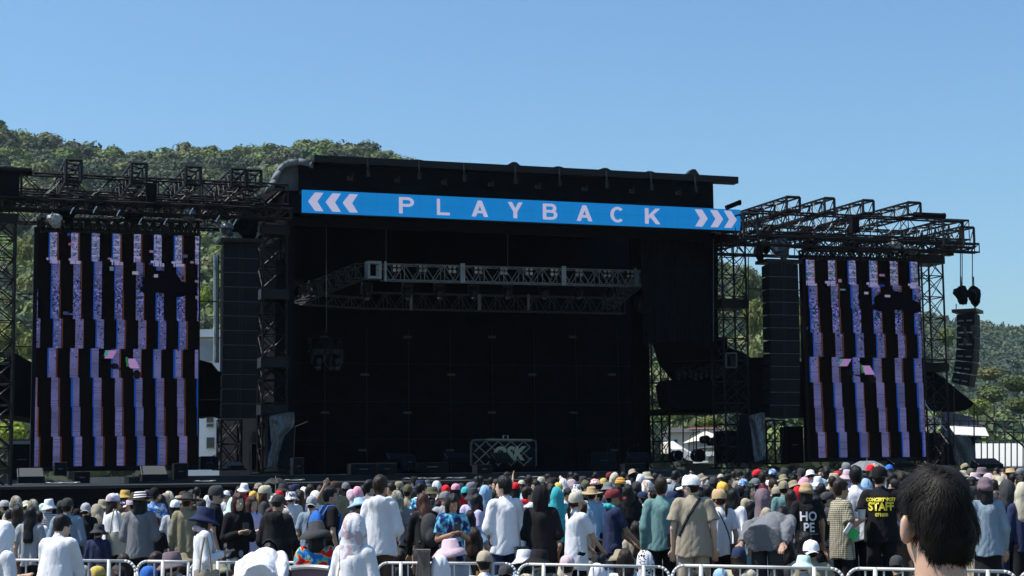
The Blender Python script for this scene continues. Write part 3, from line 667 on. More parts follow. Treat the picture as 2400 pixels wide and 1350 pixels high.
# speaker arrays --------------------------------------------------
def array(u0, u1, vt, vb, w_, n, label, yaw=0, curve=.0, barsilver=True):
    s0, zt = S(u0, vt, w_); s1, _ = S(u1, vt, w_); zb = S((u0 + u1) / 2, vb, w_)[1]
    wd = s1 - s0; H = (zt - zb) / n; c0 = W((s0 + s1) / 2, w_, 0)
    e = empty('speaker_array', c0 + Vector((0, 0, zb)), label, 'speaker array', 'hanging speaker arrays')
    ca, sa = math.cos(yaw), math.sin(yaw); ax = SX * ca + SW * sa; ay = SW * ca - SX * sa
    if yaw: wd = .95
    part('rigging_frame', MB().box(c0 + Vector((0, 0, zt + .1)), (wd + .25, .9, .12), ax, ay), M['black_metal'], e)
    first = None; back = 0.0; z = zt; dz = 0
    for i in range(n):
        tilt = curve * (i / n) ** 1.5; back += math.sin(tilt) * H
        zc = zt - H * (i + .5)
        up = (Vector((0, 0, 1)) * math.cos(tilt) - ay * math.sin(tilt)); fwd = (ay * math.cos(tilt) + Vector((0, 0, 1)) * math.sin(tilt))
        c = c0 + Vector((0, 0, zc)) + ay * back
        bxm = MB(); X = ax * wd / 2; d = .32; hh = H * .492
        f = c - fwd * d; r = c + fwd * d
        bxm.hexa([f - X - up * hh, f + X - up * hh, r + X * .9 - up * hh * .85, r - X * .9 - up * hh * .85, f - X + up * hh, f + X + up * hh, r + X * .9 + up * hh * .85, r - X * .9 + up * hh * .85])
        b = part('speaker_box', bxm, M['speaker'], e)
        g = MB()
        for k in (-1, 1): g.box(f - fwd * .012 + ax * k * wd * .27, (wd * .42, .02, H * .84), ax, fwd, up)
        part('grille', g, M['grille'], b)
        mm = MB()
        for k in (-.035, .035): mm.box(f - fwd * .015 + ax * k * wd, (.03, .03, H * .9), ax, fwd, up)
        part('centre_strip', mm, M['dark_metal'], b)
        if barsilver: part('joint_bar', MB().tube(f - X - up * (hh + .012), f + X - up * (hh + .012), .013, 4), M['joint'] if barsilver == 2 else M['edge'], b)
        if yaw:
            hn = MB()
            for k in (-.15, .15): hn.box(c - X * 1.01 + fwd * k - up * .05, (.03, .2, .05), ax, fwd, up)
            part('side_handle', hn, M['edge'], b)
    return e
array(521, 601, 573, 978, -.9, 12, 'broad speaker array hanging between left screen and stage', curve=.12)
array(1791, 1860, 620, 978, -.6, 12, 'speaker array hanging between stage and right screen', curve=.1, barsilver=2)
array(2240, 2296, 736, 903, -1.2, 6, 'short outer speaker array at far right, turned sideways', yaw=.75, curve=.3)
single('pole', MB().tube(PW(507, 598, 1.5), PW(507, 850, 1.5), .09, 8), M['chrome'], 'pale metal pole left of the left speaker array', 'pole')

# silver lighting truss --------------------------------------------
wf = 3.0
fr, br = MB(), MB()
A = PW(900, 655, wf); B = PW(1492, 669, wf); Ht = .56
B.z = A.z + (B.z - A.z)
e = empty('lighting_truss', A, 'silver truss rig hanging inside the stage opening', 'truss')
box_truss(fr, br, A, B, Ht, .5, 26, .022, .016)
part('front_chords', fr, M['silver'], e); part('front_bracing', br, M['silver'], e)
for u in (902, 1083, 1320, 1488):
    s, _ = S(u, 650, wf); z = lin(A.z, B.z, (u - 900) / 592)
    for o in (-.045, .045) if u in (1083, 1320) else (0,):
        part('joint_plate', MB().sbox(s + o - .04, s + o + .04, wf - .1, wf - .06, z - .06, z + Ht + .08), M['silver'], e)
def corner(u0, u1, v0, v1):
    s0, z1 = S(u0, v0, wf); s1, z0 = S(u1, v1, wf); t = .09; k = MB()
    for a in ((s0, s1, z0, z0 + t), (s0, s1, z1 - t, z1), (s0, s0 + t, z0 + t, z1 - t), (s1 - t, s1, z0 + t, z1 - t)): k.sbox(a[0], a[1], wf - .1, wf + .35, a[2], a[3])
    part('corner_block', k, M['silver'], e)
corner(860, 893, 612, 654); corner(1490, 1513, 633, 671)
for nm, a, b, h, n in (('left_side', PW(862, 652, wf + .1), PW(708, 712, wf + 5), .5, 14), ('right_side', PW(1508, 669, wf + .1), PW(1440, 724, wf + 6), .5, 12), ('rear_side', PW(862, 722, wf + 5), PW(1465, 734, wf + 5), .62, 28), ('rear_side', PW(708, 712, wf + 5), PW(862, 722, wf + 5), .4, 8)):
    fr, br = MB(), MB(); box_truss(fr, br, a, b, h, .5, n, .02, .013); part(nm + '_chords', fr, M['silver_shaded'], e); part(nm + '_bracing', br, M['silver_shaded'], e)
for u in (962, 1122, 1237):
    s, _ = S(u, 700, wf + 5); z = S(u, 727, wf + 5)[1]; part('joint_plate', MB().sbox(s - .05, s + .05, wf + 4.9, wf + 4.95, z, z + .62), M['silver'], e)
proto = None
def blinder(u, v, lab):
    s, z = S(u, v, wf + .15); c = W(s, wf + .1, z)
    e = empty('blinder_lamp', c, lab, 'stage lamp', 'four-eyed lamps in the silver truss')
    part('housing', MB().box(c + SW * .1, (.34, .14, .36), SX, SW), M['black_metal'], e)
    for a in (-.085, .085):
        for b in (-.085, .085):
            p = c + SX * a + Vector((0, 0, b)); part('lens', MB().tube(p + SW * .02, p - SW * .01, .062, 10), M['lens'], e)
nm = ['first', 'second', 'third', 'fourth', 'fifth', 'sixth', 'seventh', 'eighth', 'ninth', 'tenth']
for i, (u, v) in enumerate(zip((929, 990, 1059, 1120, 1180, 1239, 1298, 1356, 1422, 1476), (628, 629, 631, 633, 635, 636, 638, 639, 641, 642))):
    blinder(u, v, nm[i] + ' four-eyed lamp from the left in the silver truss')
def movinglight(u, v, w_, lab, k=1.0, grp='moving head lamps'):
    c = PW(u, v, w_); e = empty('moving_head_lamp', c, lab, 'stage lamp', grp)
    part('base', MB().box(c + Vector((0, 0, .28 * k)), (.36 * k, .3 * k, .14 * k), SX, SW), M['black_metal'], e)
    y = MB()
    for sg in (-1, 1): y.box(c + SX * .19 * k * sg + Vector((0, 0, .08 * k)), (.05 * k, .12 * k, .32 * k), SX, SW)
    y.box(c + Vector((0, 0, .2 * k)), (.40 * k, .10 * k, .05 * k), SX, SW)
    part('yoke', y, M['black_metal'], e)
    h = MB().ball(c - Vector((0, 0, .05 * k)), .17 * k, 10, 6, (1, 1, 1.3)); part('lamp_head', h, M['dark_metal'], e, True)
    part('lens', MB().tube(c - Vector((0, 0, .22 * k)) - SW * .03, c - Vector((0, 0, .27 * k)) - SW * .06, .09 * k, 8), M['chrome'], e)
for i, u in enumerate((700, 735, 860, 955, 1030, 1110, 1190, 1275, 1355, 1430, 1500)):
    movinglight(u, 662 + (0 if u < 850 else 4) + (u > 1450) * 30 + 18, wf + 1.5, nm[min(i, 9)] + (' moving lamp from the left under the lighting truss' if i < 10 else ' moving lamp, last under the right end of the truss'))
for i, u in enumerate(range(1590, 1705, 13)):
    movinglight(u, 878 - (i % 3) * 3, 3.5, nm[i] + ' small lamp from the left in the row beyond the side curtain', .7, 'lamps in a row over the side stage')
for u, w_ in ((745, 3.2), (775, 3.2), (790, 3.0)):
    movinglight(u, 845, w_, {745: 'left lamp of the low hung cluster left inside the stage', 775: 'middle lamp of the low hung cluster left inside the stage', 790: 'right lamp of the low hung cluster left inside the stage'}[u], 1.1)
truss('lamp_bar', PW(728, 822, 3.2), PW(800, 822, 3.2), .45, .4, 6, 'short dark truss holding the low lamp cluster', m='dark_metal', rc=.022, rb=.014)
truss('lamp_bar', PW(1570, 868, 3.6), PW(1712, 862, 3.6), .3, .3, 14, 'dark bar holding the row of small lamps', rc=.03, rb=.015)
e = empty('framed_lamp', PW(1702, 862, .4), 'small square framed lamp right of the side stage', 'lamp')
k = MB()
for a, b in (((1702, 828), (1726, 828)), ((1726, 828), (1726, 861)), ((1726, 861), (1702, 861)), ((1702, 861), (1702, 828))): k.tube(PW(*a, .4), PW(*b, .4), .03, 4)
part('frame', k, M['edge'], e); part('body', MB().box(PW(1714, 845, .5), (.16, .2, .3), SX, SW), M['black_metal'], e)

# tarps -----------------------------------------------------------
def tarp(pts, w_, label, m='black_fabric', th=1.5, name='tarp'):
    return single(name, MB().prism([PW(u, v, w_) for u, v in pts], SW * th), M[m], label, 'tarp')
tarp([(-30, 862), (0, 850), (36, 828), (60, 842), (95, 857), (95, 984), (60, 978), (28, 973), (-30, 965)], 4, 'black peaked tarp behind the left tower', th=4)
tarp([(455, 848), (468, 843), (497, 851), (512, 870), (530, 872), (530, 978), (512, 973), (490, 978), (468, 975), (455, 973)], 5, 'sagging black tarp between left screen and speaker array')
tarp([(2150, 835), (2166, 843), (2190, 870), (2230, 902), (2283, 945), (2278, 953), (2262, 962), (2235, 966), (2200, 964), (2150, 958)], 1.6, 'pointed black tarp between right tower and outer array', th=.1)
tarp([(1700, 812), (1740, 825), (1760, 838), (1840, 836), (1872, 843), (1892, 862), (1892, 978), (1840, 982), (1790, 975), (1700, 962)], 3.5, 'black tarp wall behind the right speaker array', th=.3)
tarp([(1562, 902), (1574, 890), (1700, 893), (1700, 960), (1582, 957), (1570, 952)], 3.2, 'black box shaped drape over the side stage', th=1)
tarp([(1530, 800), (1600, 790), (1705, 790), (1705, 900), (1580, 895), (1545, 850)], 3.9, 'dark scalloped drape behind the row of small lamps', th=.1)
e = empty('tent', PW(1566, 1078, 4), 'open black canopy over the side stage', 'tent')
part('canopy', MB().prism([PW(1560, 968, 4), PW(1575, 956, 4), PW(1738, 952, 4), PW(1745, 966, 4)], SW * 3), M['black_fabric'], e)
for u in (1569, 1601, 1632, 1652, 1741): part('post', MB().tube(PW(u, 962, 4), PW(u, 1080, 4), .025 if u not in (1569, 1741) else .05), M['black_metal'], e)

# plastic draped gear ----------------------------------------------
def sheet(pts, w_, label, m='plastic'):
    us = [p[0] for p in pts]; cu = sum(us) / len(us); vs_ = [p[1] for p in pts]
    n = 14; mb = MB(); v = []; f = []
    top = min(vs_); bot = max(vs_)
    def edge(vv, lo):
        xs = []
        for (a, b) in zip(pts, pts[1:] + pts[:1]):
            if (a[1] - vv) * (b[1] - vv) <= 0 and a[1] != b[1]: xs.append(a[0] + (b[0] - a[0]) * (vv - a[1]) / (b[1] - a[1]))
        return min(xs) if lo else max(xs)
    for j in range(n + 1):
        vv = lin(top + .5, bot - .5, j / n); a, b = edge(vv, 1), edge(vv, 0)
        for i in range(n + 1): v.append(PW(lin(a, b, i / n), vv, w_ + .12 * math.sin(i * 1.7 + j * .6) * math.sin(j * .9 + i) - .25 * math.sin(math.pi * i / n)))
    f = [(j * (n + 1) + i, (j + 1) * (n + 1) + i, (j + 1) * (n + 1) + i + 1, j * (n + 1) + i + 1) for j in range(n) for i in range(n)]
    bk = MB().add(v, f)
    e = empty('covered_gear', PW(cu, bot, w_), label, 'covered gear', 'gear under plastic sheets')
    part('plastic_sheet', bk, M[m], e, True)
    part('case', MB().prism([PW(min(us) + 4, top + 4, w_ + .3), PW(max(us) - 2, top + 4, w_ + .3), PW(max(us) - 2, bot, w_ + .3), PW(min(us) + 4, bot, w_ + .3)], SW * .8), M['speaker'], e)
sheet([(630, 968), (690, 965), (690, 1000), (668, 1020), (655, 1060), (650, 1096), (624, 1096), (636, 1040)], -1.2, 'tall gear stack under plastic left of the stage opening')
sheet([(1752, 968), (1792, 966), (1795, 1082), (1768, 1084), (1760, 1010)], -1.0, 'gear stack under crumpled plastic below the right array')
sheet([(2226, 1020), (2270, 1022), (2286, 1050), (2288, 1090), (2240, 1090)], 0, 'gear under dark plastic right of the right tower', 'grey_tarp')

# wedges, cases, stands -------------------------------------------
def wedge(u0, u1, v0, v1, w_, label, top='wedge_top', rev=False):
    s0, z1 = S(u0, v0, w_); s1, z0 = S(u1, v1, w_); h = z1 - z0
    e = empty('monitor_wedge', W(s0, w_, z0), label, 'monitor speaker', 'floor monitors on the stage')
    vm = z0 + h * .42; d = .6
    part('body', MB().hexa([W(s0, w_, z0), W(s1, w_, z0), W(s1, w_ + d, z0), W(s0, w_ + d, z0), W(s0, w_, vm), W(s1, w_, vm), W(s1 - .02, w_ + d * .75, z1), W(s0 + .02, w_ + d * .75, z1)]), M['speaker'], e)
    part('grille', MB().prism([W(s0 + .03, w_ + .01, vm + .005), W(s1 - .03, w_ + .01, vm + .005), W(s1 - .05, w_ + d * .74, z1 + .005), W(s0 + .05, w_ + d * .74, z1 + .005)], Vector((0, 0, .01)) - SW * .006), M[top], e)
    part('side_rail', MB().tube(W(s0 - .01, w_, vm), W(s0, w_ + d * .75, z1), .014, 4), M['edge'], e)
for a in [(43, 105, 1098, 1132, -3.6, 'large grey topped floor monitor at the far left'), (334, 394, 1093, 1127, -3.6, 'large grey topped floor monitor below the left screen'),
          (914, 974, 1062, 1084, 1, 'floor monitor left of centre on the raised stage', 'grille'), (1049, 1104, 1061, 1082, 1, 'floor monitor just left of the lattice booth', 'grille'),
          (1480, 1530, 1060, 1086, 1, 'dark floor monitor at the right end of the main stage', 'grille'), (2096, 2142, 1075, 1095, -2.5, 'black floor monitor below the right screen', 'grille'), (2294, 2352, 1075, 1098, -2.5, 'black floor monitor at the far right in front of the white hoarding', 'grille'),
          (1160, 1200, 1061, 1085, -.5, 'small dark monitor standing before the booth letters', 'grille'), (540, 572, 1083, 1098, -1, 'small tan topped case under the left array')]:
    wedge(*a)
def case(u0, u1, v0, v1, w_, label, m='speaker', d=.5):
    s0, z1 = S(u0, v0, w_); s1, z0 = S(u1, v1, w_)
    e = empty('flight_case', W(s0, w_, z0), label, 'equipment case', 'black cases on the stage')
    part('case_body', MB().sbox(s0, s1, w_, w_ + d, z0, z1), M[m], e)
    k = MB()
    for a, b in (((s0, z0), (s1, z0)), ((s0, z1), (s1, z1)), ((s0, z0), (s0, z1)), ((s1, z0), (s1, z1))): k.tube(W(a[0], w_ - .005, a[1]), W(b[0], w_ - .005, b[1]), .011, 4)
    part('metal_edging', k, M['dark_metal'], e)
    part('handle', MB().tube(W((s0 * 2 + s1) / 3, w_ - .03, (z0 + z1) / 2), W((s0 + 2 * s1) / 3, w_ - .03, (z0 + z1) / 2), .014, 4), M['edge'], e)
for a in [(128, 156, 1084, 1114, -3, 'dark upright box left below the left screen'), (174, 210, 1106, 1132, -3.4, 'low black box below the left screen'), (408, 440, 1086, 1124, -3, 'dark upright case right below the left screen'),
          (688, 712, 1073, 1112, -3, 'narrow upright case at the left side of the stage'), (822, 882, 1087, 1112, -2.8, 'long low case on the left half of the stage edge'), (886, 928, 1086, 1112, -2.8, 'low case beside the long low case'), (948, 973, 1068, 1098, -1.5, 'dark tapered box in front of the left floor monitor'),
          (975, 1050, 1085, 1104, -1.8, 'long flat rack of cables left of the booth'), (1118, 1152, 1089, 1110, -3, 'small case in front of the booth'), (1386, 1444, 1060, 1098, 1, 'pair of cases right of the stage centre'), (1464, 1512, 1087, 1112, -2.6, 'black case near the right stage edge'),
          (2222, 2250, 1040, 1090, 0, 'dark rack with small lights right of the right tower'), (2170, 2215, 1015, 1092, 1.5, 'tall dark rack at the foot of the right tower'), (1842, 1884, 1000, 1085, 2.5, 'tall dark rack left of the right screen'), (1690, 1740, 1010, 1085, 2.2, 'dark drum riser stack in the side stage'), (20, 82, 1030, 1124, 2, 'long dark counter at the lower left'), (470, 512, 1070, 1100, 0, 'dark trolley under the tarp beside the left screen'), (590, 620, 1040, 1098, .6, 'dark case between speaker array and left tower')]:
    case(*a)
single('light_strip', MB().sbox(S(-20, 1040, 1.8)[0], S(84, 1040, 1.8)[0], 1.7, 1.85, S(30, 1041, 1.8)[1], S(30, 1033, 1.8)[1]), M['grey_wall'], 'grey horizontal fascia strip above the dark counter at lower left', 'fascia')
def mic(u, vb, vt, w_, label, lean=6):
    b = PW(u, vb, w_); t = PW(u + lean, vt, w_); e = empty('microphone_stand', b, label, 'microphone stand', 'stands on the stage')
    k = MB().tube(b, t, .014, 5)
    part('pole', k, M['dark_metal'], e); l = MB()
    for a in (0, 2.1, 4.2): l.tube(b + Vector((math.cos(a) * .28, math.sin(a) * .28, 0)), b + Vector((0, 0, .22)), .012, 4)
    part('tripod_leg', l, M['black_metal'], e); part('boom', MB().tube(t, t + SX * .35 + Vector((0, 0, .14)), .012, 4).ball(t + SX * .38 + Vector((0, 0, .15)), .035, 6, 4), M['black_metal'], e)
for a in [(686, 1108, 1000, -3, 'thin stand beside the plastic covered gear'), (1420, 1086, 1040, 1, 'stand left of the right stand pair'), (1468, 1090, 1052, 0, 'slanting stand right of the stage centre', 4), (1612, 1080, 1020, 4.5, 'drum stand in the side stage, left'), (1668, 1080, 1000, 4.5, 'drum stand in the side stage, middle'), (1705, 1085, 1030, 2, 'drum stand in the side stage, right'), (1830, 1085, 1000, 2, 'stand under the right speaker array'), (1805, 1085, 1030, 1.5, 'short stand under the right speaker array'), (2195, 1085, 1010, .5, 'stand at the foot of the right tower'), (490, 1098, 1070, -1, 'low stand on the trolley beside the left screen'), (610, 1098, 1010, 0, 'stand between speaker array and left tower')]:
    mic(*a)
def drum(u, v, r, w_, label):
    c = PW(u, v, w_); e = empty('drum', c, label, 'drum', 'drums on the side stage')
    part('shell', MB().tube(c, c + SW * .35, r, 16), M['black_metal'], e); part('drum_head', MB().tube(c - SW * .01, c, r * .93, 16), M['grille'], e)
    part('hoop', MB().path([c - SW * .02 + (SX * math.cos(a) + Vector((0, 0, 1)) * math.sin(a)) * r for a in [i * math.pi / 8 for i in range(17)]], .012, 4), M['chrome'], e)
drum(1640, 1068, .24, 4.5, 'bass drum seen through the side stage opening'); drum(1672, 1035, .16, 4.7, 'upper tom drum in the side stage'); drum(1656, 1030, .15, 4.7, 'left tom drum in the side stage'); drum(1590, 1068, .2, 4, 'floor tom at the left of the side stage')
def cymbal(u, v, w_, lab):
    c = PW(u, v, w_); e = empty('cymbal', c, lab, 'cymbal', 'cymbals on the side stage'); part('plate', MB().tube(c, c + Vector((0, 0, .02)), .24, 16, .03), M['black_metal'], e); part('stand', MB().tube(c, c - Vector((0, 0, 1.1)), .015, 4), M['black_metal'], e)
cymbal(1690, 992, 4.4, 'dark cymbal high in the side stage'); cymbal(1625, 1010, 4.4, 'cymbal left in the side stage'); cymbal(1722, 1000, 2.5, 'cymbal at the right of the side stage')
# loose cable coils along the lip
for i, u in enumerate((120, 150, 470, 680, 960, 1000, 1060, 1230, 1260)):
    s, _ = S(u, 1120, -3.8); z = zdeck + .02; k = MB(); p0 = None; pts = []
    for j in range(26):
        a = j * .8; r = .12 + .05 * math.sin(j); pts.append(W(s + math.cos(a) * r * 2.2 + j * .012, -3.7 + math.sin(a) * r, z + .03 + .02 * math.sin(j * 1.7)))
    k.path(pts, .013, 4); single('cable_coil', k, M['edge'], 'loose pale cable tangle lying on the stage lip', 'cable', group='cable tangles along the stage lip')

# booth with letters ------------------------------------------------
e = empty('booth', PW(1103, 1090, .5), 'khaki lattice fronted booth with big letters OSK', 'booth')
k = MB(); w0 = .3
k.tube(PW(1141, 1031, w0), PW(1246, 1032, w0), .05, 6); part('top_rail', k, M['booth'], e)
part('pipe_frame', MB().path([PW(1104, 1092, w0), PW(1104, 1040, w0), PW(1109, 1032, w0), PW(1141, 1031, w0)], .045, 6), M['label'], e); part('pipe_frame', MB().path([PW(1246, 1032, w0), PW(1256, 1034, w0), PW(1257, 1092, w0)], .03, 6), M['label'], e)
k = MB()
x0, x1, y0, y1 = 1108, 1247, 1034, 1092; n = 7
for i in range(-2, n + 2):
    for sg in (1, -1):
        a = x0 + (x1 - x0) / n * 1.5 * i; pts = []
        for j in range(13):
            v = lin(y0, y1, j / 12); u = a + sg * (v - y0) * 1.05
            if sg < 0: u += 60
            if x0 < u < x1: pts.append(PW(u, v, w0 + .03))
        if len(pts) > 1: k.path(pts, .022, 4)
part('lattice', k, M['booth'], e)
part('back_board', MB().prism([PW(1106, 1034, w0 + .4), PW(1252, 1034, w0 + .4), PW(1252, 1094, w0 + .4), PW(1106, 1094, w0 + .4)], SW * .05), M['speaker'], e)
def text_mesh(txt, size, extrude=.004, offset=.0, shear=0, spacing=1.0):
    c = bpy.data.curves.new('txt', 'FONT'); c.body = txt; c.size = size; c.extrude = extrude; c.offset = offset; c.shear = shear; c.space_character = spacing
    c.align_x = 'CENTER'; c.align_y = 'CENTER'; c.resolution_u = 3
    o = bpy.data.objects.new('txt', c); COL.objects.link(o); bpy.context.view_layer.update()
    m = bpy.data.meshes.new_from_object(o.evaluated_get(bpy.context.evaluated_depsgraph_get())); bpy.data.objects.remove(o); return m
tm = text_mesh('OSK', 1.0, .01, .045, .25)
vs = [v.co.copy() for v in tm.vertices]; mnx = min(v.x for v in vs); mxx = max(v.x for v in vs); mny = min(v.y for v in vs); mxy = max(v.y for v in vs)
c0 = PW(1156, 1080, w0 - .1); wd = S(1234, 1070, w0)[0] - S(1156, 1070, w0)[0]; ht = S(1190, 1046, w0)[1] - S(1190, 1080, w0)[1]
root = e.location
for v in tm.vertices:
    p = c0 + SX * ((v.co.x - mnx) / (mxx - mnx) * wd) + Vector((0, 0, (v.co.y - mny) / (mxy - mny) * ht)) - SW * v.co.z
    v.co = p - root
part('letters', tm, mat('letters_khaki', (.30, .30, .22), .5), e)
k = MB().tube(PW(1177, 1021, w0), PW(1192, 1021, w0), .015, 4).tube(PW(1179, 1021, w0), PW(1179, 1030, w0), .015, 4).tube(PW(1190, 1021, w0), PW(1190, 1030, w0), .015, 4)
part('laptop_stand', k, M['chrome'], e)

# background buildings --------------------------------------------
def Bx(u0, u1, v0, v1, D, dep, mb=None):
    mb = mb or MB(); a, b, c, d = P(u0, v1, D), P(u1, v1, D), P(u1, v0, D), P(u0, v0, D); z0, z1 = a.z, c.z; x0, x1 = a.x, b.x
    return mb.hexa([(x0, D, z0), (x1, D, z0), (x1, D + dep, z0), (x0, D + dep, z0), (x0, D, z1), (x1, D, z1), (x1, D + dep, z1), (x0, D + dep, z1)])
e = empty('white_building', P(440, 1125, 120), 'white concrete building behind the left screen', 'building')
part('wall', Bx(440, 560, 792, 1125, 120, 14), M['white_wall'], e); part('roof_parapet', Bx(436, 564, 771, 790, 119.4, 15), M['white_wall'], e)
part('wall_panel', Bx(466, 496, 798, 846, 119.8, .15), M['grey_wall'], e)
for a in ((484, 500, 975, 990), (484, 502, 1025, 1050), (484, 500, 994, 1000), (510, 560, 975, 1050)):
    f = part('window', Bx(*a, 119.85, .1), M['dark_glass'], e); part('sill', Bx(a[0] - 1, a[1] + 1, a[3], a[3] + 2, 119.7, .2), M['grey_wall'], f)
def house(u0, u1, vt, vw, vb, D, wm, rm, label, win=()):
    e = empty('house', P(u0, vb, D), label, 'house', 'houses behind the stage'); a = P(u0, vb, D); b = P(u1, vb, D); zt = P(u0, vt, D).z; zw = P(u0, vw, D).z
    part('wall', Bx(u0, u1, vw, vb, D, 8), M[wm], e)
    o = .4; rf = MB(); rf.add([(a.x - o, D - o, zw), (b.x + o, D - o, zw), (b.x + o, D + 8 + o, zw), (a.x - o, D + 8 + o, zw), (a.x + .8, D + 4, zt), (b.x - .8, D + 4, zt)], [(0, 1, 5, 4), (2, 3, 4, 5), (1, 2, 5), (3, 0, 4), (3, 2, 1, 0)])
    part('roof', rf, M[rm], e)
    for q_ in win: part('window', Bx(*q_, D - .06, .05), M['dark_glass'], e)
house(1568, 1632, 1000, 1014, 1062, 150, 'cream_wall', 'roof_tile', 'cream house with dark roof seen in the side stage opening', [(1580, 1588, 1030, 1042), (1612, 1622, 1030, 1042)])
house(1612, 1700, 1000, 1006, 1050, 175, 'white_wall', 'red_roof', 'low building with rust roof seen in the side stage opening', [(1640, 1650, 1020, 1030)])
house(1640, 1700, 1008, 1034, 1062, 120, 'grey_wall', 'cream_wall', 'pale roofed low house behind the side stage')
house(2175, 2196, 970, 982, 1010, 150, 'cream_wall', 'roof_tile', 'small cream house beside the right tower')
house(1660, 1730, 1040, 1050, 1084, 95, 'grey_wall', 'roof_tile', 'white shed low behind the drums')
e = empty('marquee', P(1570, 1085, 90), 'white peaked marquee behind the side stage', 'tent'); a, b, c, d = P(1572, 1060, 90), P(1640, 1082, 90), P(1640, 1052, 90), P(1610, 1045, 90)
part('roof', MB().prism([P(1575, 1053, 90), P(1600, 1052, 90), P(1645, 1080, 90), P(1640, 1084, 90), P(1610, 1078, 90)], Vector((0, 5, .5))), M['hoard'], e)
part('wall', Bx(1640, 1690, 1058, 1068, 91, 4), M['hoard'], e)
e = empty('leaned_hoarding', P(2285, 1094, 75), 'white hoarding sheet leaned back to catch the sun, behind black poles at right edge', 'hoarding_panel')
a, b = P(2286, 1094, 75), P(2460, 1094, 75); h_ = P(2286, 1038, 75).z - a.z
part('panel', MB().prism([a, b, b + Vector((0, 1.3, h_)), a + Vector((0, 1.3, h_))], Vector((0, .03, -.02))), M['hoard'], e)  # slope is made up: sheet leaned back so the sun brightens it
for i in range(12): part('post', MB().tube(P(2300 + i * 14, 1036, 74.9), P(2300 + i * 14, 1094, 74.9), .03, 4), M['black_metal'], e)
part('top_rail', Bx(2200, 2460, 1029, 1035, 74.9, .1), M['edge'], e)
e = empty('seating_stand', P(2210, 1090, 100), 'scaffold seating stand with blue netting at the right', 'grandstand')
k = MB()
for i in range(13): k.tube(P(2208 + i * 21, 1034, 100), P(2208 + i * 21, 955 + i * 4.5, 100), .04, 4)
for v in (985, 1010, 1030): k.tube(P(2205, v, 100), P(2460, v + 5, 100), .035, 4)
part('scaffold', k, M['dark_metal'], e)
part('netting', MB().prism([P(2208, 962, 101), P(2270, 975, 101), P(2300, 1000, 101), P(2300, 1032, 101), P(2208, 1032, 101)], Vector((0, .05, 0))), M['net'], e)
part('bench_row', Bx(2240, 2300, 996, 999, 100.5, 3), M['grey_wall'], e); part('canopy_roof', MB().prism([P(2225, 1000, 99), P(2310, 1004, 99), P(2318, 1022, 98), P(2238, 1018, 98)], Vector((0, .1, .05))), M['hoard'], e); part('bench_row', Bx(2255, 2305, 1012, 1022, 100.5, 3), M['grey_wall'], e)
single('brace_pole', MB().tube(PW(2283, 948, 1.5), PW(2440, 1080, -3), .035, 6), M['black_metal'], 'slanting guy pole from the pointed tarp down to the right', 'pole')
single('brace_pole', MB().tube(PW(2283, 945, 1.5), PW(2283, 1090, 1.4), .03, 6), M['black_metal'], 'upright thin pole under the tip of the pointed tarp', 'pole')
single('brace_pole', MB().tube(PW(2160, 935, .2), PW(2188, 975, .2), .03, 6).tube(PW(2188, 975, .2), PW(2218, 1010, .2), .03, 6), M['chrome'], 'pale slanting strut beside the right tower', 'pole')
rnd.seed(21)
# ============================================================ people: implicit surfaces
def v3(*a): return np.array(a, float)
def d_cap(p, a, b, ra, rb, sc_=None):
    a = np.asarray(a, float); b = np.asarray(b, float)
    if sc_ is not None: p = p / sc_; a = a / sc_; b = b / sc_
    ab = b - a; t = np.clip((p - a) @ ab / max(1e-9, ab @ ab), 0, 1)
    return np.linalg.norm(p - a - t[:, None] * ab, axis=1) - (ra + (rb - ra) * t)
def d_ell(p, c, r):
    c = np.asarray(c, float); r = np.asarray(r, float); q = p - c
    k0 = np.linalg.norm(q / r, axis=1); k1 = np.linalg.norm(q / r ** 2, axis=1) + 1e-9
    return k0 * (k0 - 1) / k1
def smin(a, b, k):
    h = np.clip(.5 + .5 * (b - a) / k, 0, 1); return b + (a - b) * h - k * h * (1 - h)
def union(ds, k=.02):
    r = ds[0]
    for d in ds[1:]: r = smin(r, d, k) if k else np.minimum(r, d)
    return r
_wd = np.random.RandomState(5).normal(0, 1, (10, 3))
def folds(p, f=14, amp=.01, squash=(1, 1, .45)):
    q = p * np.array(squash) * f; q = q + .8 * np.sin(q[:, [1, 2, 0]] * .6 + 1.3)
    return amp * (np.sin(q @ _wd[0] * .8) + .7 * np.sin(q @ _wd[1] * 1.1 + 2) + .5 * np.sin(q @ _wd[2] * 1.7 + 4)) / 2.2
def creases(p, amp):
    # long hanging folds: sharp valleys between broad ridges, bent by a slow warp
    w_ = p + .05 * np.sin(p[:, [2, 0, 1]] * 9 + 1.1) + .02 * np.sin(p[:, [1, 2, 0]] * 23)
    a = np.abs(np.sin(w_[:, 0] * 21 + w_[:, 2] * 6 + 1)); b = np.abs(np.sin(w_[:, 0] * -13 + w_[:, 2] * 17 + w_[:, 1] * 12)); c_ = np.abs(np.sin(w_[:, 0] * 34 - w_[:, 2] * 9 + w_[:, 1] * 20 + 2))
    m = .5 + .5 * np.sin(w_[:, 2] * 11 + w_[:, 0] * 7)
    return amp * (.9 - a ** .5 * .9 + .6 * m * (1 - b ** .45) + .35 * (1 - c_ ** .6) - .35)
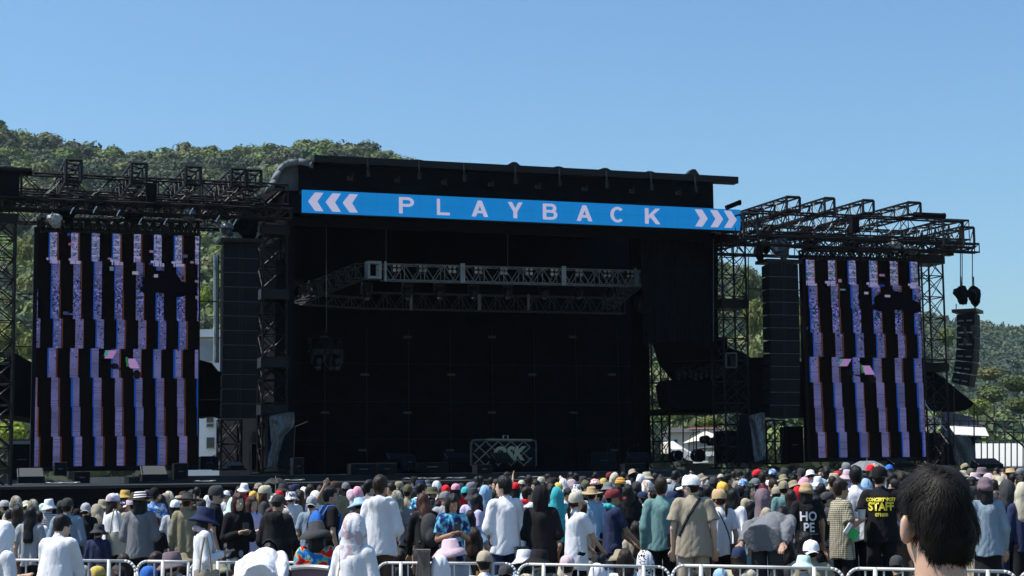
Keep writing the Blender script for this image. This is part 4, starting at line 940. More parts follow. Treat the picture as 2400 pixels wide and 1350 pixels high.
def polygonise(fn, lo, hi, h):
    lo = np.array(lo, float); hi = np.array(hi, float); n = np.ceil((hi - lo) / h).astype(int) + 1
    ax = [lo[i] + h * np.arange(n[i]) for i in range(3)]
    G = np.stack(np.meshgrid(*ax, indexing='ij'), -1).reshape(-1, 3)
    f = np.concatenate([fn(G[i:i + 200000]) for i in range(0, len(G), 200000)]).reshape(n)
    ins = f < 0
    cn = n - 1; acc = np.zeros((*cn, 3)); cnt = np.zeros(cn)
    idx = np.stack(np.meshgrid(*[np.arange(c) for c in cn], indexing='ij'), -1)
    for axis in range(3):
        o1, o2 = [i for i in range(3) if i != axis]
        for a in (0, 1):
            for b in (0, 1):
                st = [0, 0, 0]; st[o1] = a; st[o2] = b; en = list(st); en[axis] = 1
                s1 = tuple(slice(st[i], st[i] + cn[i]) for i in range(3)); s2 = tuple(slice(en[i], en[i] + cn[i]) for i in range(3))
                A = f[s1]; B = f[s2]; cr = (A < 0) != (B < 0)
                t = np.where(cr, A / np.where(cr, A - B, 1), 0)
                pos = np.zeros((*cn, 3)); pos[..., o1] = a; pos[..., o2] = b; pos[..., axis] = t
                acc += pos * cr[..., None]; cnt += cr
    act = cnt > 0; vid = -np.ones(cn, int); vid[act] = np.arange(act.sum())
    V = (idx[act] + acc[act] / cnt[act][:, None]) * h + lo
    Fs = []
    for axis in range(3):
        o1, o2 = [(1, 2), (2, 0), (0, 1)][axis]
        sl = [slice(0, n[i]) for i in range(3)]; a = list(sl); b = list(sl)
        a[axis] = slice(0, n[axis] - 1); b[axis] = slice(1, n[axis])
        A = ins[tuple(a)]; B = ins[tuple(b)]; cr = A != B
        ii = np.argwhere(cr); ok = (ii[:, o1] > 0) & (ii[:, o2] > 0) & (ii[:, o1] < n[o1] - 1) & (ii[:, o2] < n[o2] - 1); ii = ii[ok]
        def g(d1, d2):
            j = ii.copy(); j[:, o1] -= d1; j[:, o2] -= d2; return vid[j[:, 0], j[:, 1], j[:, 2]]
        q = np.stack([g(0, 0), g(1, 0), g(1, 1), g(0, 1)], -1)
        flip = B[ii[:, 0], ii[:, 1], ii[:, 2]]
        q[flip] = q[flip][:, ::-1]; Fs.append(q)
    Fq = np.concatenate(Fs); Fq = Fq[(Fq >= 0).all(1)][:, ::-1]
    return V, Fq
def tfm(V, Mx): return V @ np.array(Mx.to_3x3()).T + np.array(Mx.translation)

# joints in "upper" space for a 1.70 m figure standing at the origin facing +y
HC = v3(0, .015, 1.585)
ARMS = {
    'down': [((-.175, -.01, 1.39), (-.235, -.035, 1.12), (-.245, .05, .88)), ((.175, -.01, 1.39), (.235, -.035, 1.12), (.245, .05, .88))],
    'phone': [((-.17, .0, 1.38), (-.23, .0, 1.13), (-.07, .24, 1.20)), ((.17, .0, 1.38), (.23, .0, 1.13), (.07, .24, 1.20))],
    'hip': [((-.175, -.01, 1.39), (-.33, -.08, 1.16), (-.19, .06, 1.0)), ((.175, -.01, 1.39), (.33, -.08, 1.16), (.19, .06, 1.0))],
    'raise': [((-.175, -.01, 1.39), (-.235, -.035, 1.12), (-.22, .08, .89)), ((.175, .0, 1.40), (.33, .08, 1.40), (.17, .13, 1.62))],
    'fore': [((-.17, .02, 1.38), (-.20, .16, 1.14), (-.14, .36, .98)), ((.17, .02, 1.38), (.20, .16, 1.14), (.14, .36, .98))],
}
def TRUNK(kind):
    if kind == 'stand': return Matrix.Identity(4)
    if kind == 'lean': return Matrix.Translation((0, 0, .95)) @ Matrix.Rotation(math.radians(-12), 4, 'X') @ Matrix.Translation((0, 0, -.95))
    if kind == 'bend': return Matrix.Translation((0, -.08, .93)) @ Matrix.Rotation(math.radians(-72), 4, 'X') @ Matrix.Translation((0, 0, -.95))
    if kind == 'sit': return Matrix.Translation((0, 0, .12)) @ Matrix.Rotation(math.radians(-6), 4, 'X') @ Matrix.Translation((0, 0, -.92))
    if kind == 'hunch': return Matrix.Translation((0, 0, .12)) @ Matrix.Rotation(math.radians(-38), 4, 'X') @ Matrix.Translation((0, 0, -.92))
def LEGS(kind):
    if kind in ('sit', 'hunch'):
        return [[(s * .09, 0, .13), (s * .30, .30, .24), (s * .02 - s * .12, .38, .09)] for s in (-1, 1)]
    return [[(s * .09, 0, .93), (s * .10, .02, .50), (s * .11, -.01, .09)] for s in (-1, 1)]
def HEADM(kind, nod=0, turn=0):
    h = Matrix.Translation((0, -.01, 1.49)) @ Matrix.Rotation(math.radians(turn), 4, 'Z') @ Matrix.Rotation(math.radians(-nod), 4, 'X') @ Matrix.Translation((0, .01, -1.49)) @ Matrix.Translation(tuple(HC))
    return h
def head_sdf(q):     # q in head space
    d = d_ell(q, (0, -.008, .012), (.074, .095, .103))
    d = smin(d, d_ell(q, (0, .022, -.052), (.054, .066, .062)), .03)          # jaw
    d = smin(d, d_cap(q, (0, .088, .008), (0, .104, -.022), .009, .014), .012)  # nose
    for s in (-1, 1):
        d = np.maximum(d, -d_ell(q, (s * .031, .098, .010), (.017, .012, .010)))
        d = smin(d, d_ell(q, (s * .031, .082, .010), (.013, .011, .009)), .004)
        d = smin(d, d_ell(q, (s * .077, -.004, -.004), (.010, .019, .030)), .006)
        d = smin(d, d_cap(q, (s * .012, .094, .031), (s * .045, .08, .032), .005, .004), .008)
    d = smin(d, d_cap(q, (-.016, .088, -.050), (.016, .088, -.050), .006, .006), .006)
    d = smin(d, d_cap(q, (-.014, .087, -.061), (.014, .087, -.061), .006, .006), .006)
    return d
def hand_sdf(p, wr, el, side):
    wr = v3(*wr); el = v3(*el); d = wr - el; d /= np.linalg.norm(d)
    up = v3(0, 1, 0) if abs(d[2]) > .7 else v3(0, 0, 1)
    n = np.cross(d, v3(1, 0, 0)); n /= np.linalg.norm(n); x = np.cross(n, d)   # x: across the palm
    r = [d_cap(p, wr, wr + d * .03, .025, .028), d_cap(p, wr + d * .03 - x * .018, wr + d * .085 - x * .022, .018, .013), d_cap(p, wr + d * .03 + x * .018, wr + d * .085 + x * .022, .018, .013), d_cap(p, wr + d * .03, wr + d * .085, .018, .015)]
    for k, L in ((-1.5, .058), (-.5, .072), (.5, .076), (1.5, .066)):
        a = wr + d * .085 + x * k * .019; m = a + d * L * .5 - n * side * .008 * 0 + v3(0, .004, 0); e = m + d * L * .42 + v3(0, .014, 0)
        r += [d_cap(p, a, m, .0098, .0092), d_cap(p, m, e, .0092, .008)]
    t0 = wr + d * .025 + x * side * -.026; t1 = t0 + d * .035 - x * side * .024; r += [d_cap(p, t0, t1, .014, .011), d_cap(p, t1, t1 + d * .03 + v3(0, .004, 0), .011, .009)]
    return union(r, .006)
def body_mesh(arm, trunk, nod=0, turn=0):
    T = TRUNK(trunk); Tn = np.array(T); Ti = T.inverted(); HM = (T @ HEADM(trunk, nod, turn)).inverted()
    A = ARMS[arm]; L = LEGS(trunk)
    def f(p):
        u = tfm(p, Ti)
        d = union([d_cap(u, (-.05, 0, 1.30), (-.045, 0, 1.02), .10, .085), d_cap(u, (.05, 0, 1.30), (.045, 0, 1.02), .10, .085), d_cap(u, (-.14, -.01, 1.395), (.14, -.01, 1.395), .05, .05),
                   d_cap(u, (0, -.01, 1.38), (0, .0, 1.53), .058, .052)], .04)
        d = smin(d, head_sdf(tfm(p, HM)), .02)
        for k, (s, e, w_) in enumerate(A):
            d = smin(d, d_cap(u, s, e, .048, .038), .03); d = smin(d, d_cap(u, e, w_, .038, .025), .012); d = smin(d, hand_sdf(u, w_, e, 1 if k == 0 else -1), .01)
        lg = d_cap(p, L[0][0], L[1][0], .10, .10)
        for h_, k_, a_ in L:
            lg = smin(lg, d_cap(p, h_, k_, .085, .055), .03); lg = smin(lg, d_cap(p, k_, a_, .055, .036), .02)
            lg = smin(lg, d_cap(p, v3(*a_) - v3(0, .02, .04), v3(*a_) + v3(0, .12, -.06), .035, .03), .02)
        return smin(d, lg, .05)
    z1 = 1.78 if trunk in ('stand', 'lean') else (1.15 if trunk in ('sit', 'hunch') else 1.3)
    y1 = .42 if trunk in ('stand',) else (.62 if trunk != 'bend' else .95)
    V, Fq = polygonise(f, (-.44, -.25, -.02), (.44, y1, z1), .0115)
    return np_mesh('person', V, Fq)
def shirt_mesh(arm, sleeve, fit=1.0, hem=.86, open_=False, collar=True, hooded=False):
    A = ARMS[arm]
    def f(u):
        r = [d_cap(u, (-.058, -.0, 1.32), (-.07 * fit, .0, hem - .1), .112, .115 * fit), d_cap(u, (.058, -.0, 1.32), (.07 * fit, .0, hem - .1), .112, .115 * fit), d_cap(u, (-.145, -.01, 1.392), (.145, -.01, 1.392), .066, .066)]
        if fit > 1.1: r.append(d_cap(u, (0, -.03, 1.3), (0, -.04, hem), .12, .13))
        d = union(r, .05)
        d = smin(d, d_cap(u, (0, -.01, 1.40), (0, .0, 1.46), .075, .068), .03)
        if hooded: d = smin(d, d_cap(u, (-.07, -.085, 1.43), (.07, -.085, 1.43), .05, .05), .03); d = smin(d, d_ell(u, (0, -.10, 1.40), (.11, .06, .09)), .03)
        for s, e, w_ in A:
            s = v3(*s); e = v3(*e); w_ = v3(*w_)
            if sleeve == 'short':
                m = s + (e - s) * .72; sl = d_cap(u, s, m, .07, .076 * fit); dd = (e - s) / np.linalg.norm(e - s); sl = np.maximum(sl, (u - m) @ dd - .0)
                d = smin(d, sl, .035)
            elif sleeve == 'long':
                sl = d_cap(u, s, e, .068, .058 * fit); l2 = d_cap(u, e, w_, .058 * fit, .044); dd = (w_ - e) / np.linalg.norm(w_ - e); l2 = np.maximum(l2, (u - w_) @ dd + .005)
                d = smin(d, smin(sl, l2, .02), .03)
        d = d + creases(u, .0115) + folds(u, 12, .006)
        d = np.maximum(d, hem + .012 * np.sin(u[:, 0] * 19) - u[:, 2])
        d = np.maximum(d, -(d_cap(u, (0, -.005, 1.40), (0, .01, 1.60), .058, .06)))
        if open_: d = np.maximum(d, -(d_cap(u, (0, .16, 1.42), (0, .2, .7), .06, .10)))
        return d
    V, Fq = polygonise(f, (-.46, -.25, hem - .03), (.46, .45, 1.52 if arm != 'raise' else 1.7), .0108)
    return np_mesh('shirt', V, Fq)
def trouser_mesh(kind, style):
    L = LEGS(kind); top = 1.0 if kind not in ('sit', 'hunch') else .2
    def f(p):
        d = d_cap(p, L[0][0], L[1][0], .104, .104)
        if kind not in ('sit', 'hunch'): d = smin(d, d_cap(p, (-.05, 0, .9), (-.05, 0, 1.02), .094, .088), .03); d = smin(d, d_cap(p, (.05, 0, .9), (.05, 0, 1.02), .094, .088), .03)
        for h_, k_, a_ in L:
            d = smin(d, d_cap(p, h_, k_, .096, .08 if style != 'slim' else .062), .02)
            if style != 'shorts': d = smin(d, d_cap(p, k_, a_, .08 if style != 'slim' else .06, .075 if style != 'slim' else .045), .02)
        if style == 'skirt': d = np.minimum(d, d_cap(p, (0, 0, 1.0), (0, 0, .35), .12, .24, v3(1, .8, 1)))
        d = d + folds(p + 7, 16, .007, (1, 1, .6))
        if kind not in ('sit', 'hunch'):
            d = np.maximum(d, p[:, 2] - 1.04)
            if style == 'shorts': d = np.maximum(d, .46 - p[:, 2])
            if style == 'skirt': d = np.maximum(d, .38 - p[:, 2])
        return d
    V, Fq = polygonise(f, (-.45, -.3, .02), (.45, .5, 1.08 if kind not in ('sit', 'hunch') else .42), .016)
    return np_mesh('trousers', V, Fq)
def shoe_mesh(kind):
    L = LEGS(kind)
    def f(p): return union([smin(d_cap(p, v3(*a) - v3(0, .03, .045), v3(*a) + v3(0, .13, -.055), .048, .04), d_cap(p, v3(*a), v3(*a) - v3(0, 0, .04), .045, .045), .02) for _, _, a in L], 0)
    V, Fq = polygonise(f, (-.3, -.15, -.02), (.3, .65, .2), .014); return np_mesh('shoes', V, Fq)

# head-space accessories
def hair_mesh(style, under=False):
    def f(q):
        lock = folds(q + 1, 70, .006, (1, 1, .25)) + folds(q, 30, .006, (1, 1, .5))
        d = d_ell(q, (0, -.012, .022), (.091, .112, .118))
        if style == 'short':
            d = np.maximum(d, -(np.maximum(-(q[:, 1] - .028 - .25 * np.maximum(0, q[:, 2])), q[:, 2] - .055)))     # face
            d = np.maximum(d, -(q[:, 2] + .075 - .35 * q[:, 1] * 0 + (.02 - q[:, 1] * .3) * 0))
            d = np.maximum(d, -np.maximum(np.maximum(-(q[:, 1] + .03), q[:, 1] - .05), q[:, 2] + .01 - 0 * q[:, 0]))
        else:
            lo = {'bob': -.15, 'long': -.36, 'pony': -.07, 'bun': -.07}[style]
            if style in ('bob', 'long'):
                w_ = .085 if style == 'bob' else .075
                d = smin(d, d_cap(q, (0, -.045, 0), (0, -.06 if style == 'bob' else -.085, lo), .092, w_, v3(1.15, .75, 1)), .03)
                for s in (-1, 1): d = smin(d, d_cap(q, (s * .078, -.0, 0), (s * .082, .01, lo * .8), .03, .026), .03)
            if style == 'pony': d = smin(d, d_cap(q, (0, -.115, .02), (0, -.14, -.07), .026, .034), .01); d = smin(d, d_cap(q, (0, -.14, -.07), (0, -.12, -.33), .034, .014), .01)
            if style == 'bun': d = smin(d, d_ell(q, (0, -.12, .05), (.045, .04, .045)), .01)
            d = np.maximum(d, -np.maximum(np.maximum(np.abs(q[:, 0]) - .062, -(q[:, 1] - .02)), q[:, 2] - .06))
            if style in ('pony', 'bun'): d = np.where((q[:, 2] < -.07) & (q[:, 1] > -.10), .05, d)
        if under: d = np.maximum(d + .006, q[:, 2] - .018)
        return d + lock
    V, Fq = polygonise(f, (-.15, -.20, -.42 if style in ('long', 'pony') else -.2), (.15, .15, .18), .0095)
    return np_mesh('hair', V, Fq)
def lathe(prof, n=28, wob=0, sy=1.2, cy=-.008):
    v = []; f = []; m = len(prof)
    for i in range(n):
        t = 2 * math.pi * i / n
        for (r, z) in prof:
            k = 1 + wob * math.sin(3 * t + z * 30) * (r > .11); v.append((r * k * math.cos(t), cy + r * k * sy * math.sin(t), z + wob * .12 * math.cos(2 * t + 1) * (r > .11)))
    for i in range(n):
        for j in range(m - 1): f.append((i * m + j, ((i + 1) % n) * m + j, ((i + 1) % n) * m + j + 1, i * m + j + 1))
    return v, f
def hat_mesh(kind):
    mb = MB()
    dome = [(.001, .138), (.03, .136), (.055, .126), (.075, .106), (.088, .078), (.093, .045), (.094, .012)]
    if kind in ('cap', 'backcap'):
        v, f = lathe(dome, 24); v = [(x_ * (1 - .035 * (i_ // 7 % 4 == 0)), y_ * (1 - .035 * (i_ // 7 % 4 == 0)) + (.0), z_ - .004 * (i_ // 7 % 4 == 0) + (.010 if y_ > .05 else -.004) * (z_ > .05)) for i_, (x_, y_, z_) in enumerate(v)]; mb.add(v, f); mb.ball((0, -.008, .139), .008, 6, 4)
        sg = 1 if kind == 'cap' else -1; v = []; nx, ny = 9, 5
        for j in range(ny):
            for i in range(nx):
                t = (i / (nx - 1) - .5) * 2; x = t * .078; y0 = math.sqrt(max(0, 1 - (x / .095) ** 2)) * .105 - .008; y1 = .105 + .075 * math.sqrt(max(0, 1 - t * t * .9))
                y = y0 + (y1 - y0) * j / (ny - 1); v.append((x, sg * y, .016 - .03 * t * t - .012 * j / (ny - 1)))
        mb.add(v, [(j * nx + i, j * nx + i + 1, (j + 1) * nx + i + 1, (j + 1) * nx + i) for j in range(ny - 1) for i in range(nx - 1)])
        mb.add([(a, b, c - .006) for a, b, c in v], [(j * nx + i, (j + 1) * nx + i, (j + 1) * nx + i + 1, j * nx + i + 1) for j in range(ny - 1) for i in range(nx - 1)])
    elif kind == 'bucket': mb.add(*lathe([(.001, .128), (.07, .126), (.082, .118), (.096, .045), (.098, .03), (.135, -.01), (.158, -.03), (.154, -.034), (.128, -.014), (.094, .02)], 28, .05))
    elif kind == 'sun': mb.add(*lathe([(.001, .125), (.06, .125), (.08, .112), (.095, .045), (.14, .015), (.185, -.045), (.18, -.05), (.135, .008), (.09, .03)], 30, .09))
    elif kind == 'straw': mb.add(*lathe([(.001, .125), (.05, .118), (.07, .128), (.082, .115), (.096, .04), (.15, .03), (.215, .04), (.214, .034), (.15, .022), (.09, .03)], 30, .04, 1.1))
    elif kind == 'beanie': mb.add(*lathe([(.001, .146), (.04, .142), (.07, .122), (.088, .09), (.094, .05), (.102, .048), (.104, .02), (.102, -.008), (.094, -.01)], 26))
    return mb.mesh('hat', smooth=True)
def hood_mesh(kind):
    """in upper space"""
    c = HC
    def f(u):
        q = u - c; d = d_ell(q, (0, -.02, .015), (.108, .130, .136))
        if kind == 'hood': d = smin(d, d_cap(q, (0, -.05, -.05), (0, -.03, -.15), .10, .10), .05)
        else:
            d = smin(d, d_cap(q, (0, -.05, -.03), (0, -.075, -.30), .10, .10, v3(1.25, .8, 1)), .05)
            for s in (-1, 1): d = smin(d, d_cap(q, (s * .09, .0, .0), (s * .10, .05, -.30), .03, .035), .04)
        d = d + creases(u + 2, .010) + folds(u + 2, 20, .006)
        d = np.maximum(d, -d_ell(q, (0, .13, -.02), (.066, .10, .105))); d = np.maximum(d, -d_cap(q, (0, .17, -.1), (0, .2, -.4), .07, .1))
        return np.maximum(d, -.34 - q[:, 2] + .02 * np.sin(q[:, 0] * 30)) if kind != 'hood' else np.maximum(d, -.20 - q[:, 2])
    V, Fq = polygonise(f, c - v3(.2, .25, .40), c + v3(.2, .17, .18), .011); return np_mesh('hood', V, Fq)
def scarf_mesh():
    def f(u):
        pts = [(.085 * math.cos(t), -.01 + .085 * math.sin(t), 1.455 - .03 * math.sin(t)) for t in np.linspace(0, 2 * math.pi, 10)]
        d = union([d_cap(u, a, b, .034, .034) for a, b in zip(pts[:-1], pts[1:])] + [d_cap(u, (.05, .09, 1.43), (.08, .13, 1.15), .032, .045, v3(1, .5, 1))], .02)
        return d + folds(u, 40, .006)
    V, Fq = polygonise(f, (-.17, -.16, 1.08), (.18, .2, 1.52), .011); return np_mesh('scarf', V, Fq)
def pack_mesh():
    def f(u):
        d = d_ell(u, (0, -.20, 1.20), (.16, .10, .22)); d = smin(d, d_ell(u, (0, -.27, 1.10), (.11, .06, .11)), .02)
        for s in (-1, 1):
            pts = [(s * .10, -.13, 1.36), (s * .11, -.06, 1.462), (s * .11, .04, 1.462), (s * .12, .12, 1.34), (s * .14, .09, 1.16), (s * .14, -.10, 1.06)]
            for a, b in zip(pts[:-1], pts[1:]): d = np.minimum(d, d_cap(u, a, b, .017, .017, v3(1.6, 1, 1)))
        return d + folds(u + 5, 25, .006)
    V, Fq = polygonise(f, (-.2, -.36, .95), (.2, .2, 1.5), .0125); return np_mesh('backpack', V, Fq)
_c = {}
def memo(fn, *a):
    k = (fn.__name__,) + a
    if k not in _c: _c[k] = fn(*a)
    return _c[k]

# ------------------------------------------------------------ colours and cloth
CN = {'white': (.66, .66, .69), 'cream': (.46, .42, .33), 'beige': (.34, .29, .22), 'tan': (.42, .30, .17), 'yellow': (.50, .38, .10), 'orange': (.80, .42, .08), 'red': (.62, .02, .03), 'maroon': (.18, .03, .04),
      'pink': (.70, .32, .42), 'palepink': (.50, .38, .43), 'lilac': (.50, .46, .66), 'blue': (.03, .13, .45), 'lightblue': (.27, .42, .58), 'navy': (.022, .03, .07), 'teal': (.05, .38, .42), 'sage': (.13, .24, .24),
      'green': (.05, .30, .10), 'olive': (.10, .10, .06), 'khaki': (.26, .23, .15), 'grey': (.16, .165, .18), 'lightgrey': (.34, .35, .37), 'charcoal': (.045, .047, .05), 'black': (.013, .013, .015), 'brown': (.07, .045, .032), 'mauve': (.16, .12, .14), 'bluegrey': (.20, .26, .32), 'mint': (.5, .68, .62), 'ochre': (.5, .33, .1), 'jeans': (.22, .26, .30)}
NM = {'palepink': 'pale pink', 'lightblue': 'light blue', 'sage': 'sage green', 'lightgrey': 'light grey', 'bluegrey': 'blue grey'}
cname = lambda c: NM.get(c, c)
HAIR = {'black': (.008, .0075, .008), 'brown': (.022, .014, .010), 'auburn': (.045, .017, .011)}
SKIN = [(.40, .25, .17), (.46, .30, .21), (.34, .20, .13), (.50, .34, .25)]
M['cloth'] = mat('cloth', None, .88, noise=.08, nscale=9, bump=.55, bscale=13, spec=.12, stretch=(1, 1, .4))
M['skin'] = mat('skin', None, .5, noise=.06, nscale=14, spec=.3)
M['hair'] = mat('hair', None, .42, noise=.5, nscale=60, bump=.5, bscale=90, spec=.2, stretch=(1, 1, .12))
def pattern(name, kind, cols):
    m = mat(name, (1, 1, 1), .88, bump=.3, bscale=14, spec=.12); n = m.node_tree.nodes; l = m.node_tree.links; b = n['Principled BSDF']
    for x in list(b.inputs['Base Color'].links): l.remove(x)
    tc = n.new('ShaderNodeTexCoord'); r = n.new('ShaderNodeValToRGB'); r.color_ramp.interpolation = 'CONSTANT'
    if kind == 'stripe':
        t = n.new('ShaderNodeTexWave'); t.bands_direction = 'Z'; t.inputs['Scale'].default_value = 9; src = t.outputs['Fac']
    elif kind == 'spots': t = n.new('ShaderNodeTexNoise'); t.inputs['Scale'].default_value = 14; src = t.outputs['Fac']
    elif kind == 'plaid':
        t = n.new('ShaderNodeTexWave'); t.bands_direction = 'Z'; t.inputs['Scale'].default_value = 13; t2 = n.new('ShaderNodeTexWave'); t2.bands_direction = 'X'; t2.inputs['Scale'].default_value = 13
        ad = n.new('ShaderNodeMath'); ad.operation = 'ADD'; l.new(t.outputs['Fac'], ad.inputs[0]); l.new(t2.outputs['Fac'], ad.inputs[1]); hf = n.new('ShaderNodeMath'); hf.operation = 'MULTIPLY'; hf.inputs[1].default_value = .5; l.new(ad.outputs[0], hf.inputs[0]); src = hf.outputs[0]; l.new(tc.outputs['Object'], t2.inputs['Vector'])
    l.new(tc.outputs['Object'], t.inputs['Vector']); l.new(src, r.inputs[0]); l.new(r.outputs[0], b.inputs['Base Color'])
    e = r.color_ramp.elements; ps = {'stripe': (0, .5), 'spots': (0, .44, .5, .57), 'plaid': (0, .3, .62, .8)}[kind]
    while len(e) < len(cols): e.new(.5)
    for i, c in enumerate(cols): e[i].position = ps[i]; e[i].color = (*CN[c], 1)
    return m
PAT = {'stripes': pattern('striped_knit', 'stripe', ['black', 'white']), 'camo': pattern('mottled_cloth', 'spots', ['cream', 'olive', 'khaki', 'grey']), 'plaid': pattern('checked_cloth', 'plaid', ['charcoal', 'khaki', 'beige', 'cream']),
       'floral': pattern('blue_floral', 'spots', ['navy', 'blue', 'teal', 'lightblue']), 'cow': pattern('black_white_patch', 'spots', ['white', 'white', 'black', 'white']), 'pinkprint': pattern('pink_print', 'spots', ['white', 'white', 'palepink', 'palepink']),
       'colourful': pattern('colour_print', 'spots', ['red', 'yellow', 'teal', 'blue']), 'flame': pattern('orange_black', 'stripe', ['orange', 'brown']), 'redwhite': pattern('red_white', 'spots', ['white', 'red', 'white', 'red']), 'bluewhite': pattern('blue_white', 'spots', ['white', 'blue', 'lightblue', 'blue'])}
PATN = {'stripes': 'black white striped', 'camo': 'mottled khaki', 'plaid': 'checked', 'floral': 'blue floral', 'cow': 'black and white patched', 'pinkprint': 'pink printed', 'colourful': 'multicoloured', 'flame': 'orange and black', 'redwhite': 'red and white', 'bluewhite': 'blue and white'}

def child(name, mesh, root, color, Mx=None, material='cloth', pat=None):
    o = bpy.data.objects.new(name, mesh); COL.objects.link(o); o.parent = root
    if Mx is not None: o.matrix_local = Mx
    if not mesh.materials: mesh.materials.append(M[material])
    if pat: o.material_slots[0].link = 'OBJECT'; o.material_slots[0].material = PAT[pat]
    elif mesh.materials[0] != M[material]: o.material_slots[0].link = 'OBJECT'; o.material_slots[0].material = M[material]
    o.color = (*color, 1); return o
def jc(c):
    k = rnd.uniform(.88, 1.1); return tuple(min(.85, x * k) for x in c)
PEOPLE = []
def person(u, v, D, arm='down', trunk='stand', face=0, hat=None, hatc='black', hair='short', hairc='black', top='black', sleeve='short', bottom='black', legs='long', pat=None, hpat=None, nod=0, turn=0,
           label=None, fit=1.0, hood=None, hoodc=None, sx=1.0, group='people in the crowd', scarf=None, hooded=False, sc_fix=None, hem=.86, open_=False, pack=None):
    top_h = {'stand': 1.70, 'lean': 1.685, 'bend': 1.15, 'sit': .90, 'hunch': .79}[trunk]
    extra = {None: 0.0, 'cap': .02, 'backcap': .02, 'bucket': .01, 'sun': .01, 'straw': .01, 'beanie': .03}[hat] + (.03 if hood else 0)
    p = P(u, v, D); g = gz(p.x, D); hgt = p.z - g
    k = hgt / (top_h + extra); kk = sc_fix or max(.84, min(1.14, k)); z0 = p.z - (top_h + extra) * kk
    z0 = max(z0, g) if trunk == 'stand' and k > 1.14 else z0
    if abs(z0 - g) < .35: pass
    # keep the feet on the ground: the figure is scaled, only seated/kneeling poses are lowered
    zz = g if z0 > g - .001 and trunk == 'stand' and k <= 1.14 else z0
    bm = memo(body_mesh, arm, trunk, nod, turn)
    if not bm.materials: bm.materials.append(M['skin'])
    root = bpy.data.objects.new('person', bm); COL.objects.link(root)
    root.location = (p.x, D, zz); root.rotation_euler = (0, 0, -math.radians(face)); root.scale = (kk * sx * .86, kk * .9, kk)
    # centre the head on the pixel column
    T = TRUNK(trunk); hm = T @ HEADM(trunk, nod, turn); hc = hm.translation; a = -math.radians(face)
    root.location.x -= (hc.x * math.cos(a) - hc.y * math.sin(a)) * kk * (0 if trunk == 'bend' else 1)
    root.color = (*jc(SKIN[rnd.randrange(4)]), 1)
    tag(root, None, 'person', group)
    child('shirt', memo(shirt_mesh, arm, sleeve, fit, hem, open_, True, hooded), root, jc(CN[top]), T, pat=pat)
    child('trousers' if legs != 'skirt' else 'skirt', memo(trouser_mesh, trunk if trunk in ('sit', 'hunch') else 'stand', {'long': 'long', 'shorts': 'shorts', 'slim': 'slim', 'skirt': 'skirt'}[legs]), root, jc(CN[bottom]))
    child('shoes', memo(shoe_mesh, trunk if trunk in ('sit', 'hunch') else 'stand'), root, CN['charcoal'])
    if not hood: child('hair', memo(hair_mesh, hair, bool(hat)), root, HAIR[hairc], hm, 'hair')
    if hat:
        jr = rnd.uniform
        child({'cap': 'cap', 'backcap': 'cap', 'bucket': 'bucket_hat', 'sun': 'sun_hat', 'straw': 'straw_hat', 'beanie': 'beanie'}[hat], memo(hat_mesh, hat), root, jc(CN[hatc]), hm @ Matrix.Rotation(jr(-.16, .16), 4, 'Z') @ Matrix.Rotation(jr(-.10, .12), 4, 'X') @ Matrix.Rotation(jr(-.09, .09), 4, 'Y') @ Matrix.Diagonal((jr(1.0, 1.1), jr(1.0, 1.1), jr(.86, 1.08), 1)), pat=hpat)
    if hood:
        HMM = T @ HEADM(trunk, nod, turn) @ Matrix.Translation(tuple(-HC)); child('hood' if hood == 'hood' else 'headscarf', memo(hood_mesh, hood), root, jc(CN[hoodc]), HMM, pat=hpat)
    if scarf: child('scarf', memo(scarf_mesh), root, jc(CN[scarf]), T)
    d = dict(o=root, u=u, v=v, D=D, label=label, T=T, kk=kk, fixed=bool(label))
    hn = {'cap': 'cap', 'backcap': 'backward cap', 'bucket': 'bucket hat', 'sun': 'wide sun hat', 'straw': 'straw hat', 'beanie': 'beanie', None: None}[hat]
    hcn = PATN[hpat] if hpat else cname(hatc)
    if hood: d['head'] = (PATN[hpat] if hpat else cname(hoodc)) + (' hood' if hood == 'hood' else ' head towel')
    elif hn: d['head'] = hcn + ' ' + hn
    else: d['head'] = hairc + ' ' + {'short': 'short hair', 'bob': 'bobbed hair', 'long': 'long hair', 'pony': 'ponytail', 'bun': 'bun'}[hair]
    d['top'] = (PATN[pat] if pat else cname(top)) + (' top' if sleeve == 'short' else ' long sleeves')
    PEOPLE.append(d)
    if pack:
        pm = memo(pack_mesh)
        if not pm.materials: pm.materials.append(M['cloth'])
        b = bpy.data.objects.new('backpack', pm); COL.objects.link(b); b.matrix_world = Matrix.LocRotScale(root.location, root.rotation_euler, root.scale) @ T
        b.color = (*CN[pack[0]], 1); tag(b, pack[1], 'backpack')
    return root
def zone(d):
    u = d['u']
    z = 'at left edge' if u < 80 else 'below left screen' if u < 465 else 'below left speaker array' if u < 615 else 'below stage left' if u < 900 else 'below stage centre' if u < 1300 else 'below stage right' if u < 1520 else 'below side stage' if u < 1740 else 'below right speaker array' if u < 1880 else 'below right screen' if u < 2160 else 'at right edge'
    D = d['D']; return z + (', near railing' if D < 21.5 else ', mid crowd' if D < 30 else ', far back')
